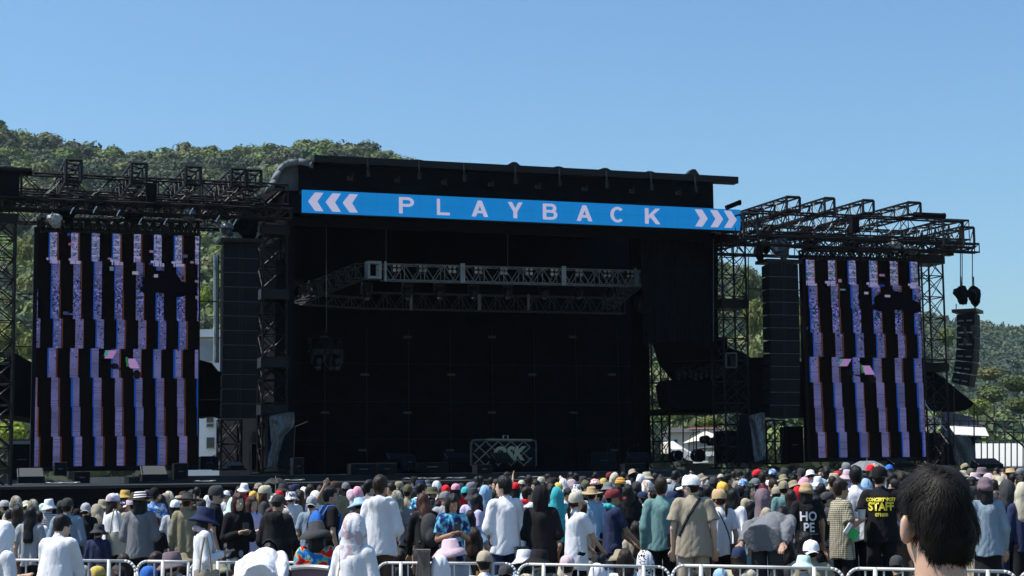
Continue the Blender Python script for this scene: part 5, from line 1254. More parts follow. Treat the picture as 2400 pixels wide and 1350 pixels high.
def label_people():
    used = set()
    for d in PEOPLE:
        if d['label']: used.add(d['label']); d['o']['label'] = d['label']
    for d in PEOPLE:
        if d['label']: continue
        hd, tp = d['head'], d['top']
        base = f"person in {hd} and {tp}" if ('hair' not in hd and 'ponytail' not in hd and 'bun' not in hd) else f"person with {hd} in {tp}"
        c = [base + ' ' + zone(d), base + ' ' + zone(d).split(',')[0]]
        nb = sorted((x for x in PEOPLE if x is not d), key=lambda x: abs(x['u'] - d['u']) + 2 * abs(x['v'] - d['v']))[:7]
        for x in nb:
            rel = 'left of' if x['u'] > d['u'] + 6 else 'right of' if x['u'] < d['u'] - 6 else ('behind' if x['D'] < d['D'] else 'before')
            c.append(f"{base}, {rel} {x['head']} {zone(d).split(',')[0]}"); c.append(f"{base}, {rel} {x['head']}, {x['top']}")
        for t in c:
            if t not in used and len(t.split()) <= 16: break
        used.add(t); d['label'] = t; d['o']['label'] = t
# ------------------------------------------------------------ the near crowd, as in the photograph
pr = person
pr(8, 1218, 13.2, arm='phone', face=40, hood='towel', hoodc='white', top='white', sleeve='long', bottom='white', fit=1.2, label='person in white hooded cape cut off by the left edge', nod=20)
pr(140, 1208, 15.6, arm='fore', trunk='lean', face=12, top='white', sleeve='long', bottom='beige', fit=1.25, nod=10, label='short black haired man in loose white shirt before the railing, left', sx=1.1, turn=-25)
pr(72, 1190, 22, hair='long', hairc='black', top='lightgrey', label='person with long black hair and grey top behind the white hooded cape', nod=10)
pr(42, 1187, 23.5, hair='long', hairc='brown', top='white', label='person with brown hair beside long black hair at the left edge')
pr(38, 1162, 27, hood='towel', hoodc='cream', hpat='camo', top='cream', label='person under mottled khaki cloth hood near the left edge')
pr(10, 1170, 28, hat='cap', hatc='lightgrey', top='black', face=-60, label='person in light grey cap at the extreme left')
pr(78, 1170, 29, hood='towel', hoodc='cream', hpat='camo', top='grey', label='person in patterned bandana behind the brown haired heads at left')
pr(115, 1171, 27, hat='bucket', hatc='white', top='black', pat='stripes', label='person in white bucket hat and black white striped top')
pr(158, 1166, 22.5, hat='cap', hatc='charcoal', top='bluegrey', sleeve='long', bottom='grey', fit=1.25, label='big person in charcoal cap and blue grey shirt below left screen', sx=1.08)
pr(201, 1177, 25.5, hat='backcap', hatc='lightgrey', top='black', pack=('black', 'black backpack on the person in light grey cap'), label='person in light grey cap and black top with backpack')
pr(266, 1155, 23.5, hat='cap', hatc='palepink', hpat='pinkprint', hair='long', hairc='brown', top='white', sleeve='long', face=50, fit=1.2, label='person in pink print cap and white blouse carrying a cream bag', arm='phone')
pr(293, 1147, 29, hat='bucket', hatc='ochre', top='brown', label='person in ochre brown hat behind the pink print cap')
pr(329, 1153, 21.5, hat='straw', hatc='beige', hpat='stripes', hair='bob', top='grey', sleeve='long', bottom='black', arm='phone', fit=1.15, label='person in striped wide hat and grey top with black sleeves', sx=1.05)
pr(361, 1143, 27, hat='cap', hatc='black', top='blue', pat='bluewhite', label='person in black cap and bright blue white jersey')
pr(388, 1156, 30, hood='towel', hoodc='beige', top='beige', label='person under beige head towel below left screen')
pr(410, 1171, 25, hat='cap', hatc='white', top='lightgrey', sleeve='short', bottom='lightgrey', legs='skirt', hair='long', hem=.7, label='person in white cap and long light grey dress')
pr(438, 1156, 23, hat='straw', hatc='charcoal', top='khaki', sleeve='long', bottom='khaki', label='person in dark wide hat and khaki brown cardigan')
pr(462, 1143, 36, top='black', label='small dark haired head far back above the dark wide hat')
pr(508, 1137, 21.5, hat='cap', hatc='charcoal', top='black', face=80, label='person in dark grey cap turned right in black tee', turn=-10)
pr(482, 1190, 16.6, hat='bucket', hatc='navy', hair='bob', top='white', sleeve='long', face=70, scarf='palepink', bottom='black', arm='phone', label='woman in navy bucket hat and pink scarf turned right at the railing', nod=8)
pr(560, 1158, 21, hair='long', hairc='auburn', top='black', sleeve='long', face=150, arm='phone', open_=True, bottom='jeans', label='woman with long auburn hair in black jacket looking at her phone')
pr(592, 1165, 23, hair='long', hairc='auburn', top='lilac', sleeve='short', face=130, bottom='lilac', legs='skirt', arm='phone', label='long haired woman in lilac dress beside the black jacket woman')
pr(572, 1132, 34, hat='bucket', hatc='white', top='red', label='person in small white bucket hat far back above auburn hair')
pr(606, 1130, 34, hat='cap', hpat='camo', top='yellow', label='person in mottled cap far back right of the white bucket hat')
pr(593, 1149, 33, hat='cap', hatc='orange', top='orange', label='person in orange cap half hidden behind the camo cap')
pr(622, 1137, 26, hat='cap', hatc='cream', hair='long', hairc='auburn', top='charcoal', face=80, label='person in cream yellow cap turned right, long auburn hair')
pr(652, 1155, 19.5, hat='cap', hatc='charcoal', top='black', sleeve='long', bottom='charcoal', nod=18, fit=1.25, arm='phone', label='person in black hooded jacket and dark cap with head bowed', hooded=True, face=20, sx=1.08)
pr(682, 1151, 27, hat='bucket', hatc='white', hpat='cow', top='white', label='person in black and white patched bucket hat and white top')
pr(692, 1135, 32, hat='cap', hatc='navy', top='maroon', face=50, label='person in navy cap behind the patched bucket hat')
pr(727, 1137, 30, hair='bob', hairc='brown', top='black', label='dark haired person between navy cap and glasses man')
pr(730, 1160, 23, hat='backcap', hatc='lightgrey', top='bluegrey', sleeve='short', fit=1.1, arm='phone', label='person in light grey cap and pale blue grey tee, mid left')
pr(775, 1143, 21, top='black', face=65, turn=-10, label='short haired man in black looking right above the blue vest', sx=1.1, pack=('blue', 'bright blue vest pack on the short haired man in black'))
pr(786, 1125, 27, hat='cap', hatc='brown', top='khaki', arm='raise', face=190, label='person in brown cap facing the camera with an arm raised')
pr(838, 1140, 30, hood='towel', hoodc='pink', top='pink', label='person under pink head towel left of the black haired man')
pr(868, 1127, 26, hairc='black', top='grey', face=60, label='black haired man turned right just left of the white hoodie')
pr(842, 1164, 21.5, hat='sun', hatc='lightblue', top='charcoal', label='person in light blue sun hat left of the white hoodie', nod=12)
pr(893, 1117, 18.8, hairc='brown', top='white', sleeve='long', hooded=True, bottom='brown', fit=1.22, arm='phone', face=10, turn=-20, hem=.86, label='tall brown haired man in white hoodie with hood down')
pr(742, 1222, 14.4, hat='sun', hatc='charcoal', hair='bob', top='red', pat='colourful', sleeve='short', label='person in big charcoal sun hat and multicoloured print seated near railing', bottom='black')
pr(612, 1290, 14.2, trunk='bend', hat='cap', hatc='black', top='white', sleeve='long', fit=1.12, label='person bowed forward in white shirt before the railing', sx=.9, bottom='grey')
pr(832, 1203, 12.4, hood='towel', hoodc='white', hpat='pinkprint', top='white', sleeve='long', fit=1.2, face=25, label='woman in white and pink headscarf nearest the camera on the left', bottom='white', arm='phone')
pr(930, 1149, 24, hood='towel', hoodc='grey', hpat='camo', top='grey', label='person under mottled hood right of the white hoodie man')
pr(955, 1135, 27, hat='cap', hatc='olive', top='khaki', label='person in olive cap right of the white hoodie man')
pr(988, 1134, 28, hairc='black', top='white', face=50, label='dark haired person turned right with white collar')
pr(975, 1168, 25, hat='bucket', hatc='teal', hpat='floral', top='lightgrey', label='person in teal patterned hat behind the black backpack')
pr(988, 1157, 19.8, trunk='lean', hair='long', hairc='auburn', top='black', sleeve='long', face=-25, bottom='charcoal', pack=('charcoal', 'dark grey backpack on the auburn haired leaning woman'), label='leaning woman with auburn hair in black jacket and backpack', arm='fore', nod=15)
pr(1045, 1136, 30, hat='cap', hatc='red', top='red', label='person in bright red cap left of the pink cap')
pr(1068, 1131, 28, hat='cap', hatc='pink', hair='long', top='red', label='person in pink cap right of the red cap')
pr(1043, 1149, 23.5, hat='backcap', hatc='grey', top='lightgrey', sleeve='long', face=160, label='person in grey cap with pale sleeves below the red cap')
pr(1062, 1158, 19.4, hair='long', top='navy', pat='floral', sleeve='short', face=165, arm='phone', bottom='jeans', nod=20, label='woman in blue floral shirt and grey jeans looking down at phone')
pr(1108, 1145, 24, hat='bucket', hatc='charcoal', top='lilac', sleeve='long', arm='phone', label='person in charcoal bucket hat and pale lilac shirt')
pr(1137, 1137, 25.5, hood='towel', hoodc='lightblue', top='khaki', sleeve='long', label='person under light blue towel in stone coloured top')
pr(1090, 1140, 29, hat='cap', hatc='teal', top='teal', label='person in teal cap behind the charcoal bucket hat')
pr(1179, 1119, 19.2, hairc='black', top='white', sleeve='long', bottom='navy', legs='shorts', face=-20, turn=45, fit=1.15, hem=.84, arm='phone', label='black haired man in long pale tee with thin crossbody strap', sx=1.06)
pr(1268, 1137, 19.2, hood='hood', hoodc='black', top='black', sleeve='long', bottom='black', fit=1.2, hem=.8, label='person in black hood and long black jacket', sx=1.1, arm='phone', face=15)
pr(1262, 1284, 17.4, trunk='sit', hat='bucket', hatc='black', top='khaki', pat='camo', label='seated person in black bucket hat right at the railing')
pr(1237, 1143, 24.5, hairc='brown', top='redwhite' if False else 'white', scarf='red', label='dark haired person with red scarf left of the black hood', face=60)
pr(1208, 1128, 28, hair='bob', hat='cap', hatc='red', top='lightblue', label='person in red cap and light blue towel, centre')
pr(1305, 1141, 23.5, hood='towel', hoodc='teal', top='teal', label='person in teal hooded top right of the black hood')
pr(1351, 1153, 18.9, hat='cap', hatc='cream', hair='pony', hairc='brown', top='white', sleeve='short', face=55, bottom='black', fit=1.12, hem=.74, arm='fore', legs='slim', label='ponytailed woman in cream cap and long white tee')
pr(1386, 1142, 24, hat='straw', hatc='tan', top='lightblue', sleeve='long', label='person in tan straw hat and pale blue shirt')
pr(1437, 1143, 19.8, hat='cap', hatc='maroon', top='navy', sleeve='short', scarf='teal', face=75, bottom='navy', arm='fore', label='man in maroon cap and navy shirt with teal towel')
pr(1472, 1138, 22.5, hair='long', hairc='black', top='black', label='person with long wavy black hair right of the maroon cap')
pr(1549, 1121, 19.2, hairc='brown', top='sage', sleeve='long', bottom='black', fit=1.15, label='man with dark hair in sage green sweatshirt', sx=1.04)
pr(1618, 1113, 18.6, hat='cap', hatc='white', hairc='black', top='beige', sleeve='short', bottom='beige', legs='shorts', fit=1.28, turn=55, face=5, sx=1.12, hem=.80, label='man in white cap and beige tee with black shoulder strap')
pr(1512, 1290, 17.4, trunk='sit', hood='hood', hoodc='white', hpat='cow', top='black', label='small seated figure in black and white animal hood')
pr(1466, 1290, 17.8, trunk='sit', hair='bob', hairc='brown', top='white', label='seated brown haired person with white towel at the railing')
pr(1693, 1127, 22.5, hat='cap', hatc='orange', top='white', label='person in orange cap behind the tan cap woman')
pr(1684, 1147, 19.2, hat='cap', hatc='tan', hair='pony', hairc='auburn', top='white', sleeve='short', face=-15, turn=30, bottom='black', legs='slim', label='woman in tan cap with auburn ponytail and white tee')
pr(1720, 1148, 20.6, hair='long', hairc='black', top='white', sleeve='long', face=40, bottom='lightgrey', legs='skirt', label='dark haired woman in white lace dress right of the tan cap', arm='down')
pr(1741, 1121, 28, hat='cap', hatc='lightblue', hpat='bluewhite', top='navy', label='person in light blue white cap, mid crowd')
pr(1790, 1145, 20.6, hood='towel', hoodc='mauve', hairc='brown', top='beige', sleeve='long', face=75, arm='phone', bottom='white', label='woman in mauve grey hood and pale knit turned right')
pr(1770, 1118, 26, hat='backcap', hatc='grey', top='charcoal', label='person in grey cap behind the mauve hood')
pr(1837, 1127, 24, hat='cap', hatc='khaki', hair='bun', top='sage', sleeve='long', label='person in khaki cap and grey green shirt')
pr(1889, 1130, 21.4, hat='beanie', hatc='tan', hair='bob', top='black', sleeve='short', bottom='black', fit=1.15, sx=1.08, label='person in tan bucket beanie and black tee reading HOPE')
pr(1972, 1126, 18.6, hair='short', hairc='brown', top='white', sleeve='short', pat='plaid', face=70, bottom='black', arm='phone', fit=1.15, hem=.76, open_=True, label='curly haired young man in open checked shirt over white tee')
pr(2006, 1095, 19.3, hairc='black', top='white', sleeve='short', bottom='black', face=5, fit=1.1, label='tall black haired man in white tee with dark trousers', arm='phone', legs='long')
pr(2062, 1093, 18.8, hat='cap', hatc='black', hairc='black', top='black', sleeve='short', bottom='black', fit=1.2, arm='phone', face=8, label='staff member in black cap and black polo with yellow lettering', turn=-15, sx=1.1)
pr(2308, 1118, 17.6, hair='long', hairc='black', hat='beanie', hatc='mauve', top='bluegrey', sleeve='long', bottom='black', legs='skirt', fit=1.25, label='person with long black hair in blue grey top near right edge', hem=.82)
pr(2358, 1124, 18.8, hood='hood', hoodc='charcoal', top='navy', sleeve='long', bottom='navy', label='person in dark hood and navy top near right edge', face=-15)
pr(2396, 1130, 18.4, hood='towel', hoodc='cream', top='navy', sleeve='long', label='person under cream towel cut off by the right edge')
pr(1903, 1262, 18.2, trunk='sit', hat='backcap', hatc='white', top='khaki', label='seated person in white cap below the black HOPE tee')
pr(1885, 1299, 17.4, trunk='sit', hat='bucket', hatc='mint', top='lightgrey', label='seated person in pale green hat at the railing')
pr(400, 1292, 17.6, trunk='sit', hat='bucket', hatc='mauve', top='khaki', label='seated person in mauve brown hat behind the short railing')
pr(345, 1322, 17, trunk='sit', hat='cap', hatc='blue', top='blue', label='seated child in blue cap behind the short railing')
pr(225, 1322, 17.8, trunk='sit', hat='cap', hatc='yellow', top='brown', label='seated person in yellow cap behind the left railing')
pr(190, 1322, 17.4, trunk='sit', hat='cap', hatc='beige', top='cream', label='seated person in beige cap at the left railing')
pr(1110, 1240, 20.2, trunk='sit', hair='bob', hairc='brown', top='black', label='seated brown haired person with orange lettering on black shirt', hem=.86)
pr(1055, 1262, 19, trunk='sit', hat='sun', hatc='palepink', top='lightgrey', label='seated person in frilled pink white hat')
pr(1030, 1300, 17.6, trunk='sit', hood='towel', hoodc='white', top='white', label='seated person under white cloth behind the wooden post')
pr(1135, 1290, 17.8, trunk='sit', hat='cap', hatc='beige', top='white', label='seated person in beige cap at the centre railing')
pr(1185, 1322, 17.2, trunk='sit', hat='backcap', hatc='charcoal', top='navy', label='seated person in charcoal cap low at the centre railing')
pr(1690, 1330, 16.4, trunk='sit', hat='cap', hatc='lightblue', top='black', label='seated child in light blue cap low behind the right railing')
pr(1640, 1338, 16.8, trunk='sit', top='grey', label='seated dark haired person low behind the right railing')
pr(1330, 1300, 17.6, trunk='sit', hat='cap', hatc='palepink', top='white', label='seated person in pale pink cap behind the white tee woman')
pr(1400, 1320, 17.2, trunk='sit', hood='towel', hoodc='white', top='white', label='seated person under white towel at the railing')
pr(2105, 1300, 17, trunk='sit', hat='cap', hatc='charcoal', top='black', label='seated person in dark cap left of the big dark head')
pr(1000, 1200, 22.5, hair='bob', top='black', label='dark bobbed head between backpack woman and floral shirt')
pr(1350, 1262, 20.5, trunk='sit', hat='cap', hatc='white', top='cream', label='seated person in white cap between white tee and navy shirt')
pr(1490, 1225, 21.5, trunk='stand', hair='long', hairc='brown', top='beige', sc_fix=.84, label='short brown haired person between navy shirt and sage sweatshirt')

# bending man
r_ = pr(1850, 1195, 18.5, arm='down', trunk='bend', face=30, top='grey', sleeve='long', bottom='charcoal', fit=1.25, sx=1.12, sc_fix=1.0, label='person bending forward in grey jacket and dark grey trousers')
r_.location = (P(1796, 1250, 18.5).x, 18.5, gz(2.8, 18.5) + .02)

# ------------------------------------------------------------ the far crowd: u, v, distance, headwear, colour, top colour
FAR = """1240 1115 36 n brown black;1268 1118 37 c cream beige;1300 1118 38 c black navy;1320 1120 34 t white white;1338 1122 34 t palepink mauve;1308 1132 31 c yellow blue;1337 1107 44 n black black;1366 1116 40 c charcoal black
1352 1136 30 w cow black;1372 1124 32 c olive charcoal;1394 1120 34 f redwhite red;1414 1121 34 c yellow grey;1429 1106 42 c maroon brown;1441 1106 41 t cream cream;1453 1117 31 f flame black;1482 1099 38 b beige white
1501 1111 36 t white grey;1517 1107 38 b cream white;1518 1124 31 t white navy;1493 1129 27 c charcoal charcoal;1549 1113 40 n black black;1585 1103 30 n black bluegrey;1568 1120 34 c cream olive;1641 1110 37 b beige maroon
1653 1123 31 c lightgrey grey;1672 1118 30 c charcoal navy;1690 1109 38 c cream lightgrey;1708 1112 33 n black black;1735 1104 42 n black black;1752 1100 44 n black grey;1775 1098 34 c red green;1786 1108 30 n brown maroon
1811 1097 37 f bluewhite white;1836 1110 31 b khaki beige;1838 1096 36 c charcoal black;1878 1098 35 c charcoal maroon;1885 1117 27 t pink palepink;1900 1100 32 b white white;1917 1118 29 b white black;1935 1095 36 n black lightblue
1962 1102 33 c red orange;1955 1110 30 b beige cream;1983 1083 34 c grey grey;1985 1101 30 b palepink lilac;2040 1089 33 c red black;2085 1088 32 c blue lightblue;2030 1120 26 t lightblue lightblue;2262 1083 38 c khaki black
2255 1102 32 b cream cream;2275 1098 35 c olive olive;2300 1094 33 b mauve mauve;2283 1106 30 b palepink beige;2316 1108 29 t palepink grey;2335 1098 40 n black black;2336 1112 28 b beige lightgrey;2357 1104 32 c tan cream
2367 1096 31 s tan beige;2392 1096 33 c grey grey;2375 1112 28 n black charcoal;2350 1100 37 n black navy;2345 1116 26 b cream grey;1150 1119 40 n black charcoal;1127 1117 41 n black black;1118 1117 40 n black brown
1105 1130 31 c grey bluegrey;1163 1125 33 n brown black;1190 1108 42 n brown black;1222 1122 34 c cream brown;1255 1128 31 n black white;1000 1124 38 b grey lightgrey;970 1117 36 c black charcoal;985 1126 34 b navy grey
1025 1127 36 t white white;1014 1140 30 b olive black;1080 1132 33 c charcoal black;900 1143 34 c red red;935 1128 35 c khaki khaki;915 1134 30 n brown white;810 1130 33 c grey charcoal;822 1147 30 t palepink palepink
750 1140 31 n brown black;762 1132 34 n black navy;738 1150 28 t white white;712 1140 31 t white cow;665 1134 34 b charcoal black;640 1128 36 s charcoal black;654 1147 29 c red maroon;640 1155 27 c white bluegrey
538 1150 33 n black black;545 1165 29 t mint mint;530 1148 31 c white white;486 1160 33 t white white;470 1168 28 c charcoal charcoal;430 1150 32 c brown brown;420 1160 30 b beige beige;450 1150 29 n black brown
395 1150 31 t cream camo;345 1149 31 n black black;375 1160 28 n brown grey;318 1152 28 b brown brown;308 1165 26 c palepink beige;240 1170 28 b beige cream;225 1180 26 t beige white;143 1172 29 c charcoal ochre
100 1180 30 t mint sage;60 1175 31 b cream camo;25 1180 30 n black cream;20 1195 26 n black beige;90 1200 25 n brown white;180 1190 28 c black black;1445 1140 26 n black black;1400 1150 27 n black lightblue
1425 1130 29 b grey grey;1330 1145 27 n black white;1290 1135 28 n brown sage;1230 1150 25 t lightblue lightblue;1255 1148 26 n black cream;1155 1150 27 n brown black;1170 1160 25 n black khaki;1120 1160 23 n black lilac
1590 1135 26 n black charcoal;1575 1150 24 c navy black;1660 1140 25 n black bluegrey;1640 1130 28 c palepink grey;1730 1140 26 n black black;1760 1135 25 n black beige;1700 1160 23 n brown lilac;1810 1125 26 n brown charcoal
1820 1140 25 c beige black;1855 1150 23 n brown grey;1860 1125 27 b khaki olive;1870 1140 24 t red white;1925 1135 24 n black black;1940 1150 22 c charcoal charcoal;1915 1165 22 n black brown;1950 1118 29 n brown brown
2025 1140 23 n black navy;2045 1105 28 n black black;2090 1110 26 n black blue;2095 1125 24 n black lightblue;2110 1108 26 n brown brown;2280 1120 25 n black mauve;2265 1120 26 n brown cream;2330 1125 24 n black charcoal
2390 1115 25 n black grey;2275 1140 21 c charcoal navy;1530 1145 25 n black mauve;1505 1150 24 c navy white;1480 1155 24 n black black;1460 1165 23 n brown khaki;1350 1110 43 n black black;1285 1112 44 n brown black
1395 1108 43 n black navy;1460 1108 42 n black black;1535 1110 40 n brown grey;1620 1108 40 n black black;1720 1105 41 n brown beige;1795 1102 40 n black charcoal;1865 1103 38 n black navy;1925 1100 38 n brown black;2010 1096 38 n black black;2060 1100 36 n black navy
600 1140 36 n black black;560 1142 36 n brown grey;520 1150 34 n black black;680 1138 36 n black navy;700 1150 28 n brown lilac;790 1140 34 n black grey;850 1140 31 n black black;880 1150 28 n brown navy;945 1143 31 n black black;1040 1142 33 n brown white;1065 1150 28 n black grey"""
HM_ = {'n': None, 'c': 'cap', 'b': 'bucket', 't': 'T', 'f': 'beanie', 's': 'straw', 'w': 'bucket'}
for i, e_ in enumerate(FAR.replace('\n', ';').split(';')):
    u, v, D, k, c, t = e_.split(); u = float(u); v = float(v); D = float(D)
    kw = dict(face=rnd.choice([0, 0, 8, -12, 25, -30, 45, -60, 80, -85, 150]), top=t if t in CN else 'white', sleeve=rnd.choice(['short', 'long']), arm=rnd.choice(['down', 'phone', 'down', 'phone']), bottom=rnd.choice(['black', 'jeans', 'beige', 'charcoal']))
    if t in PAT: kw['pat'] = t
    tn = rnd.random()
    if tn < .3: kw['arm'] = 'down'; kw['turn'] = 40
    elif tn > .94: kw['arm'] = 'raise'
    elif tn < .55: kw['arm'] = 'phone'; kw['nod'] = 22
    kw['hairc'] = rnd.choice(['black', 'black', 'brown']); kw['hair'] = rnd.choice(['short', 'bob', 'long', 'short'])
    if k == 'n': kw['hairc'] = 'brown' if c == 'brown' else 'black'
    elif k == 't':
        kw['hood'] = 'towel'; kw['hoodc'] = c if c in CN else 'white'
        if c in PAT: kw['hpat'] = c
    else:
        kw['hat'] = HM_[k]; kw['hatc'] = c if c in CN else 'white'
        if c in PAT: kw['hpat'] = c
    pr(u, v, D, **kw)

# ------------------------------------------------------------ fillers between the known heads
tops = ['black', 'black', 'black', 'grey', 'navy', 'charcoal', 'white', 'charcoal', 'lightgrey', 'bluegrey', 'lilac', 'olive', 'brown', 'sage', 'cream', 'lightblue', 'maroon', 'mauve']
vline = lambda u: float(np.interp(u, [0, 300, 600, 900, 1200, 1500, 1800, 2100, 2400], [1192, 1172, 1158, 1146, 1138, 1132, 1122, 1114, 1112]))
N = 0; tries = 0
while N < 96 and tries < 4000:
    tries += 1; u = rnd.uniform(-15, 2410); D = rnd.choice([22, 23.5, 25, 26.5, 28.5, 30.5, 33]); D += rnd.uniform(-.5, .5)
    v = vline(u) + (34 - D) * 3.4 + rnd.uniform(0, 22); x = (u - 1200) / F * D
    if 2090 < u < 2290 and D > 20: continue
    if any(abs(x - (q_['u'] - 1200) / F * q_['D']) < .42 and abs(D - q_['D']) < .9 for q_ in PEOPLE): continue
    # only where it hides nobody we know
    if any(abs(q_['u'] - u) < 24 and q_['D'] > D and v < q_['v'] + 34 for q_ in PEOPLE): continue
    k = rnd.random(); kw = dict(face=rnd.choice([0, 0, 10, -15, 30, -40, 60]), top=rnd.choice(tops), sleeve=rnd.choice(['short', 'long']), hair=rnd.choice(['short', 'bob', 'long', 'pony']), hairc=rnd.choice(['black', 'brown', 'black', 'auburn']), arm=rnd.choice(['down', 'phone', 'hip']), bottom=rnd.choice(['black', 'jeans', 'beige', 'charcoal']), sx=.94)
    if k < .3: kw.update(hat=rnd.choice(['cap', 'bucket', 'cap', 'backcap']), hatc=rnd.choice(['black', 'white', 'charcoal', 'charcoal', 'khaki', 'grey', 'navy', 'brown']))
    elif k < .36: kw.update(hood='towel', hoodc=rnd.choice(['white', 'cream', 'lightblue', 'palepink', 'charcoal']))
    pr(u, v, D, **kw); N += 1
# seated people filling the space behind the railing
N = 0; tries = 0
while N < 46 and tries < 3000:
    tries += 1; u = rnd.uniform(150, 2400); D = rnd.uniform(18.2, 24); v = horizon(u) + (CAMZ - gz((u - 1200) / F * D, D) - .88) / D * F + rnd.uniform(-4, 14); x = (u - 1200) / F * D
    if 2100 < u < 2290: continue
    if any(abs(x - (q_['u'] - 1200) / F * q_['D']) < .42 and abs(D - q_['D']) < .8 for q_ in PEOPLE): continue
    kw = dict(trunk='sit', face=rnd.choice([0, 15, -20, 40, -60]), top=rnd.choice(tops), sleeve=rnd.choice(['short', 'long']), hair=rnd.choice(['short', 'bob', 'long']), hairc=rnd.choice(['black', 'brown']), bottom=rnd.choice(['black', 'jeans', 'beige']))
    if rnd.random() < .4: kw.update(hat=rnd.choice(['cap', 'bucket', 'sun']), hatc=rnd.choice(['black', 'white', 'charcoal', 'khaki', 'navy', 'grey']))
    pr(u, v, D, **kw); N += 1


# ------------------------------------------------------------ lettering on clothes, straps, bags
def find(s): return next(d for d in PEOPLE if d['label'] and s in d['label'])
def on_back(d, txt, size, x, z, color, name='lettering', sx_=1.0, font_off=.0, shear=0):
    """text laid on the back of the shirt"""
    sh = [c for c in d['o'].children if c.name.startswith('shirt')][0]
    vs = [v.co for v in sh.data.vertices]; bv = BVHTree.FromPolygons(vs, [tuple(p.vertices) for p in sh.data.polygons])
    m = text_mesh(txt, size, .0, font_off, shear); 
    for v in m.vertices:
        px, pz = x + v.co.x * sx_, z + v.co.y; h = bv.ray_cast(Vector((px, -.6, pz)), Vector((0, 1, 0)))[0]
        v.co = (px, (h.y if h else -.16) - .013, pz)
    k = 'ink_' + color; 
    if k not in M: M[k] = mat(k, CN[color], .7)
    m.materials.append(M[k]); o = bpy.data.objects.new(name, m); COL.objects.link(o); o.parent = sh
    return o
d = find('reading HOPE'); on_back(d, 'HO', .185, 0, 1.235, 'white', sx_=.95, font_off=.004); on_back(d, 'PE', .185, 0, 1.075, 'white', sx_=.95, font_off=.004); on_back(d, '________', .07, 0, 1.015, 'white')
M['ink_yellow'] = mat('ink_yellow', (.75, .62, .06), .6)
d = find('staff member'); on_back(d, 'CONCERT&POST', .052, 0, 1.345, 'yellow', sx_=.85, font_off=.004); on_back(d, 'STAFF', .125, 0, 1.265, 'yellow', font_off=.005, sx_=.9); on_back(d, '071000', .05, 0, 1.175, 'yellow', font_off=.003)
d = find('orange lettering'); on_back(d, 'DUG', .16, 0, 1.2, 'orange', font_off=.006)
def strap(d, pts, r, color, label, bag=None, name='shoulder_bag'):
    sh = d['o']; Mx = Matrix.LocRotScale(sh.location, sh.rotation_euler, sh.scale) @ d['T']
    e = empty(name, Mx @ Vector(pts[0]), label, 'bag')
    s_ = [c for c in sh.children if c.name.startswith('shirt')][0]; bv = BVHTree.FromPolygons([v.co for v in s_.data.vertices], [tuple(p.vertices) for p in s_.data.polygons])
    P2 = []
    for a, b in zip(pts[:-1], pts[1:]):
        for t in np.linspace(0, 1, 8, endpoint=False):
            p = Vector(a).lerp(Vector(b), t); h = bv.find_nearest(p); q = h[0] + h[1] * .008 if h[0] and (h[0] - p).length < .12 else p; P2.append(Mx @ q)
    mb = MB().path(P2, r, 6); part('strap', mb, mat('strap_' + color, CN[color], .7), e)
    if bag:
        b = MB(); c = Mx @ Vector(bag[0]); R = Matrix.Rotation(sh.rotation_euler.z, 3, 'Z'); b.box(c, bag[1], R @ Vector((1, 0, 0)), R @ Vector((0, 1, 0)))
        b.box(c + R @ Vector((0, -bag[1][1] / 2 - .01, -.02)), (bag[1][0] * .7, .02, bag[1][2] * .5), R @ Vector((1, 0, 0)), R @ Vector((0, 1, 0)))
        part('bag_body', b, mat('bag_' + color, CN[color], .6, noise=.2), e)
strap(find('thin crossbody strap'), [(-.07, -.1, 1.46), (0, -.14, 1.3), (.1, -.15, 1.1), (.13, -.17, .93)], .006, 'charcoal', 'small black bag hanging low on the back of the pale tee man', ((.14, -.20, .84), (.15, .05, .17)))
strap(find('black shoulder strap'), [(.09, -.06, 1.46), (0, -.13, 1.33), (-.12, -.15, 1.17), (-.19, -.1, 1.02)], .02, 'black', 'wide black strap across the back of the beige tee man', ((-.2, .08, .98), (.2, .06, .14)))
strap(find('nearest the camera on the left'), [(-.1, -.05, 1.46), (-.11, -.12, 1.36), (-.14, -.14, 1.2), (-.16, -.14, 1.0)], .012, 'tan', 'tan bag strap on the white and pink headscarf woman', ((-.25, 0, .9), (.12, .25, .2)))
strap(find('tan cap with auburn'), [(-.07, -.08, 1.45), (0, -.13, 1.32), (.08, -.14, 1.16), (.13, -.12, 1.0)], .011, 'charcoal', 'thin dark strap across the white tee of the tan cap woman', ((.17, -.1, .93), (.1, .05, .14)))
strap(find('big person in charcoal cap'), [(-.09, -.06, 1.46), (0, -.13, 1.33), (.1, -.15, 1.17), (.16, -.12, 1.0)], .014, 'black', 'black strap across the blue grey shirt below left screen', ((.2, .0, .93), (.12, .2, .2)))
def held(name, label, cat, d, loc, dims, col, extra=None):
    sh = d['o']; Mx = Matrix.LocRotScale(sh.location, sh.rotation_euler, sh.scale) @ d['T']; R = Matrix.Rotation(sh.rotation_euler.z, 3, 'Z')
    c = Mx @ Vector(loc); e = empty(name, c, label, cat); mb = MB(); mb.box(c, dims, R @ Vector((1, 0, 0)), R @ Vector((0, 1, 0)))
    part('case', mb, mat(name + '_body', col, .4), e)
    s2 = MB(); s2.box(c + R @ Vector((0, -dims[1] / 2 - .002, 0)), (dims[0] * .85, .003, dims[2] * .88), R @ Vector((1, 0, 0)), R @ Vector((0, 1, 0))); part('face_plate', s2, M['dark_glass'], e)
held('phone', 'dark phone held by the auburn haired woman in black jacket', 'phone', find('auburn hair in black jacket looking'), (0, .31, 1.25), (.075, .012, .15), CN['charcoal'])
held('phone', 'dark phone held by the woman in blue floral shirt', 'phone', find('blue floral shirt and grey'), (0, .31, 1.25), (.075, .012, .15), CN['charcoal'])
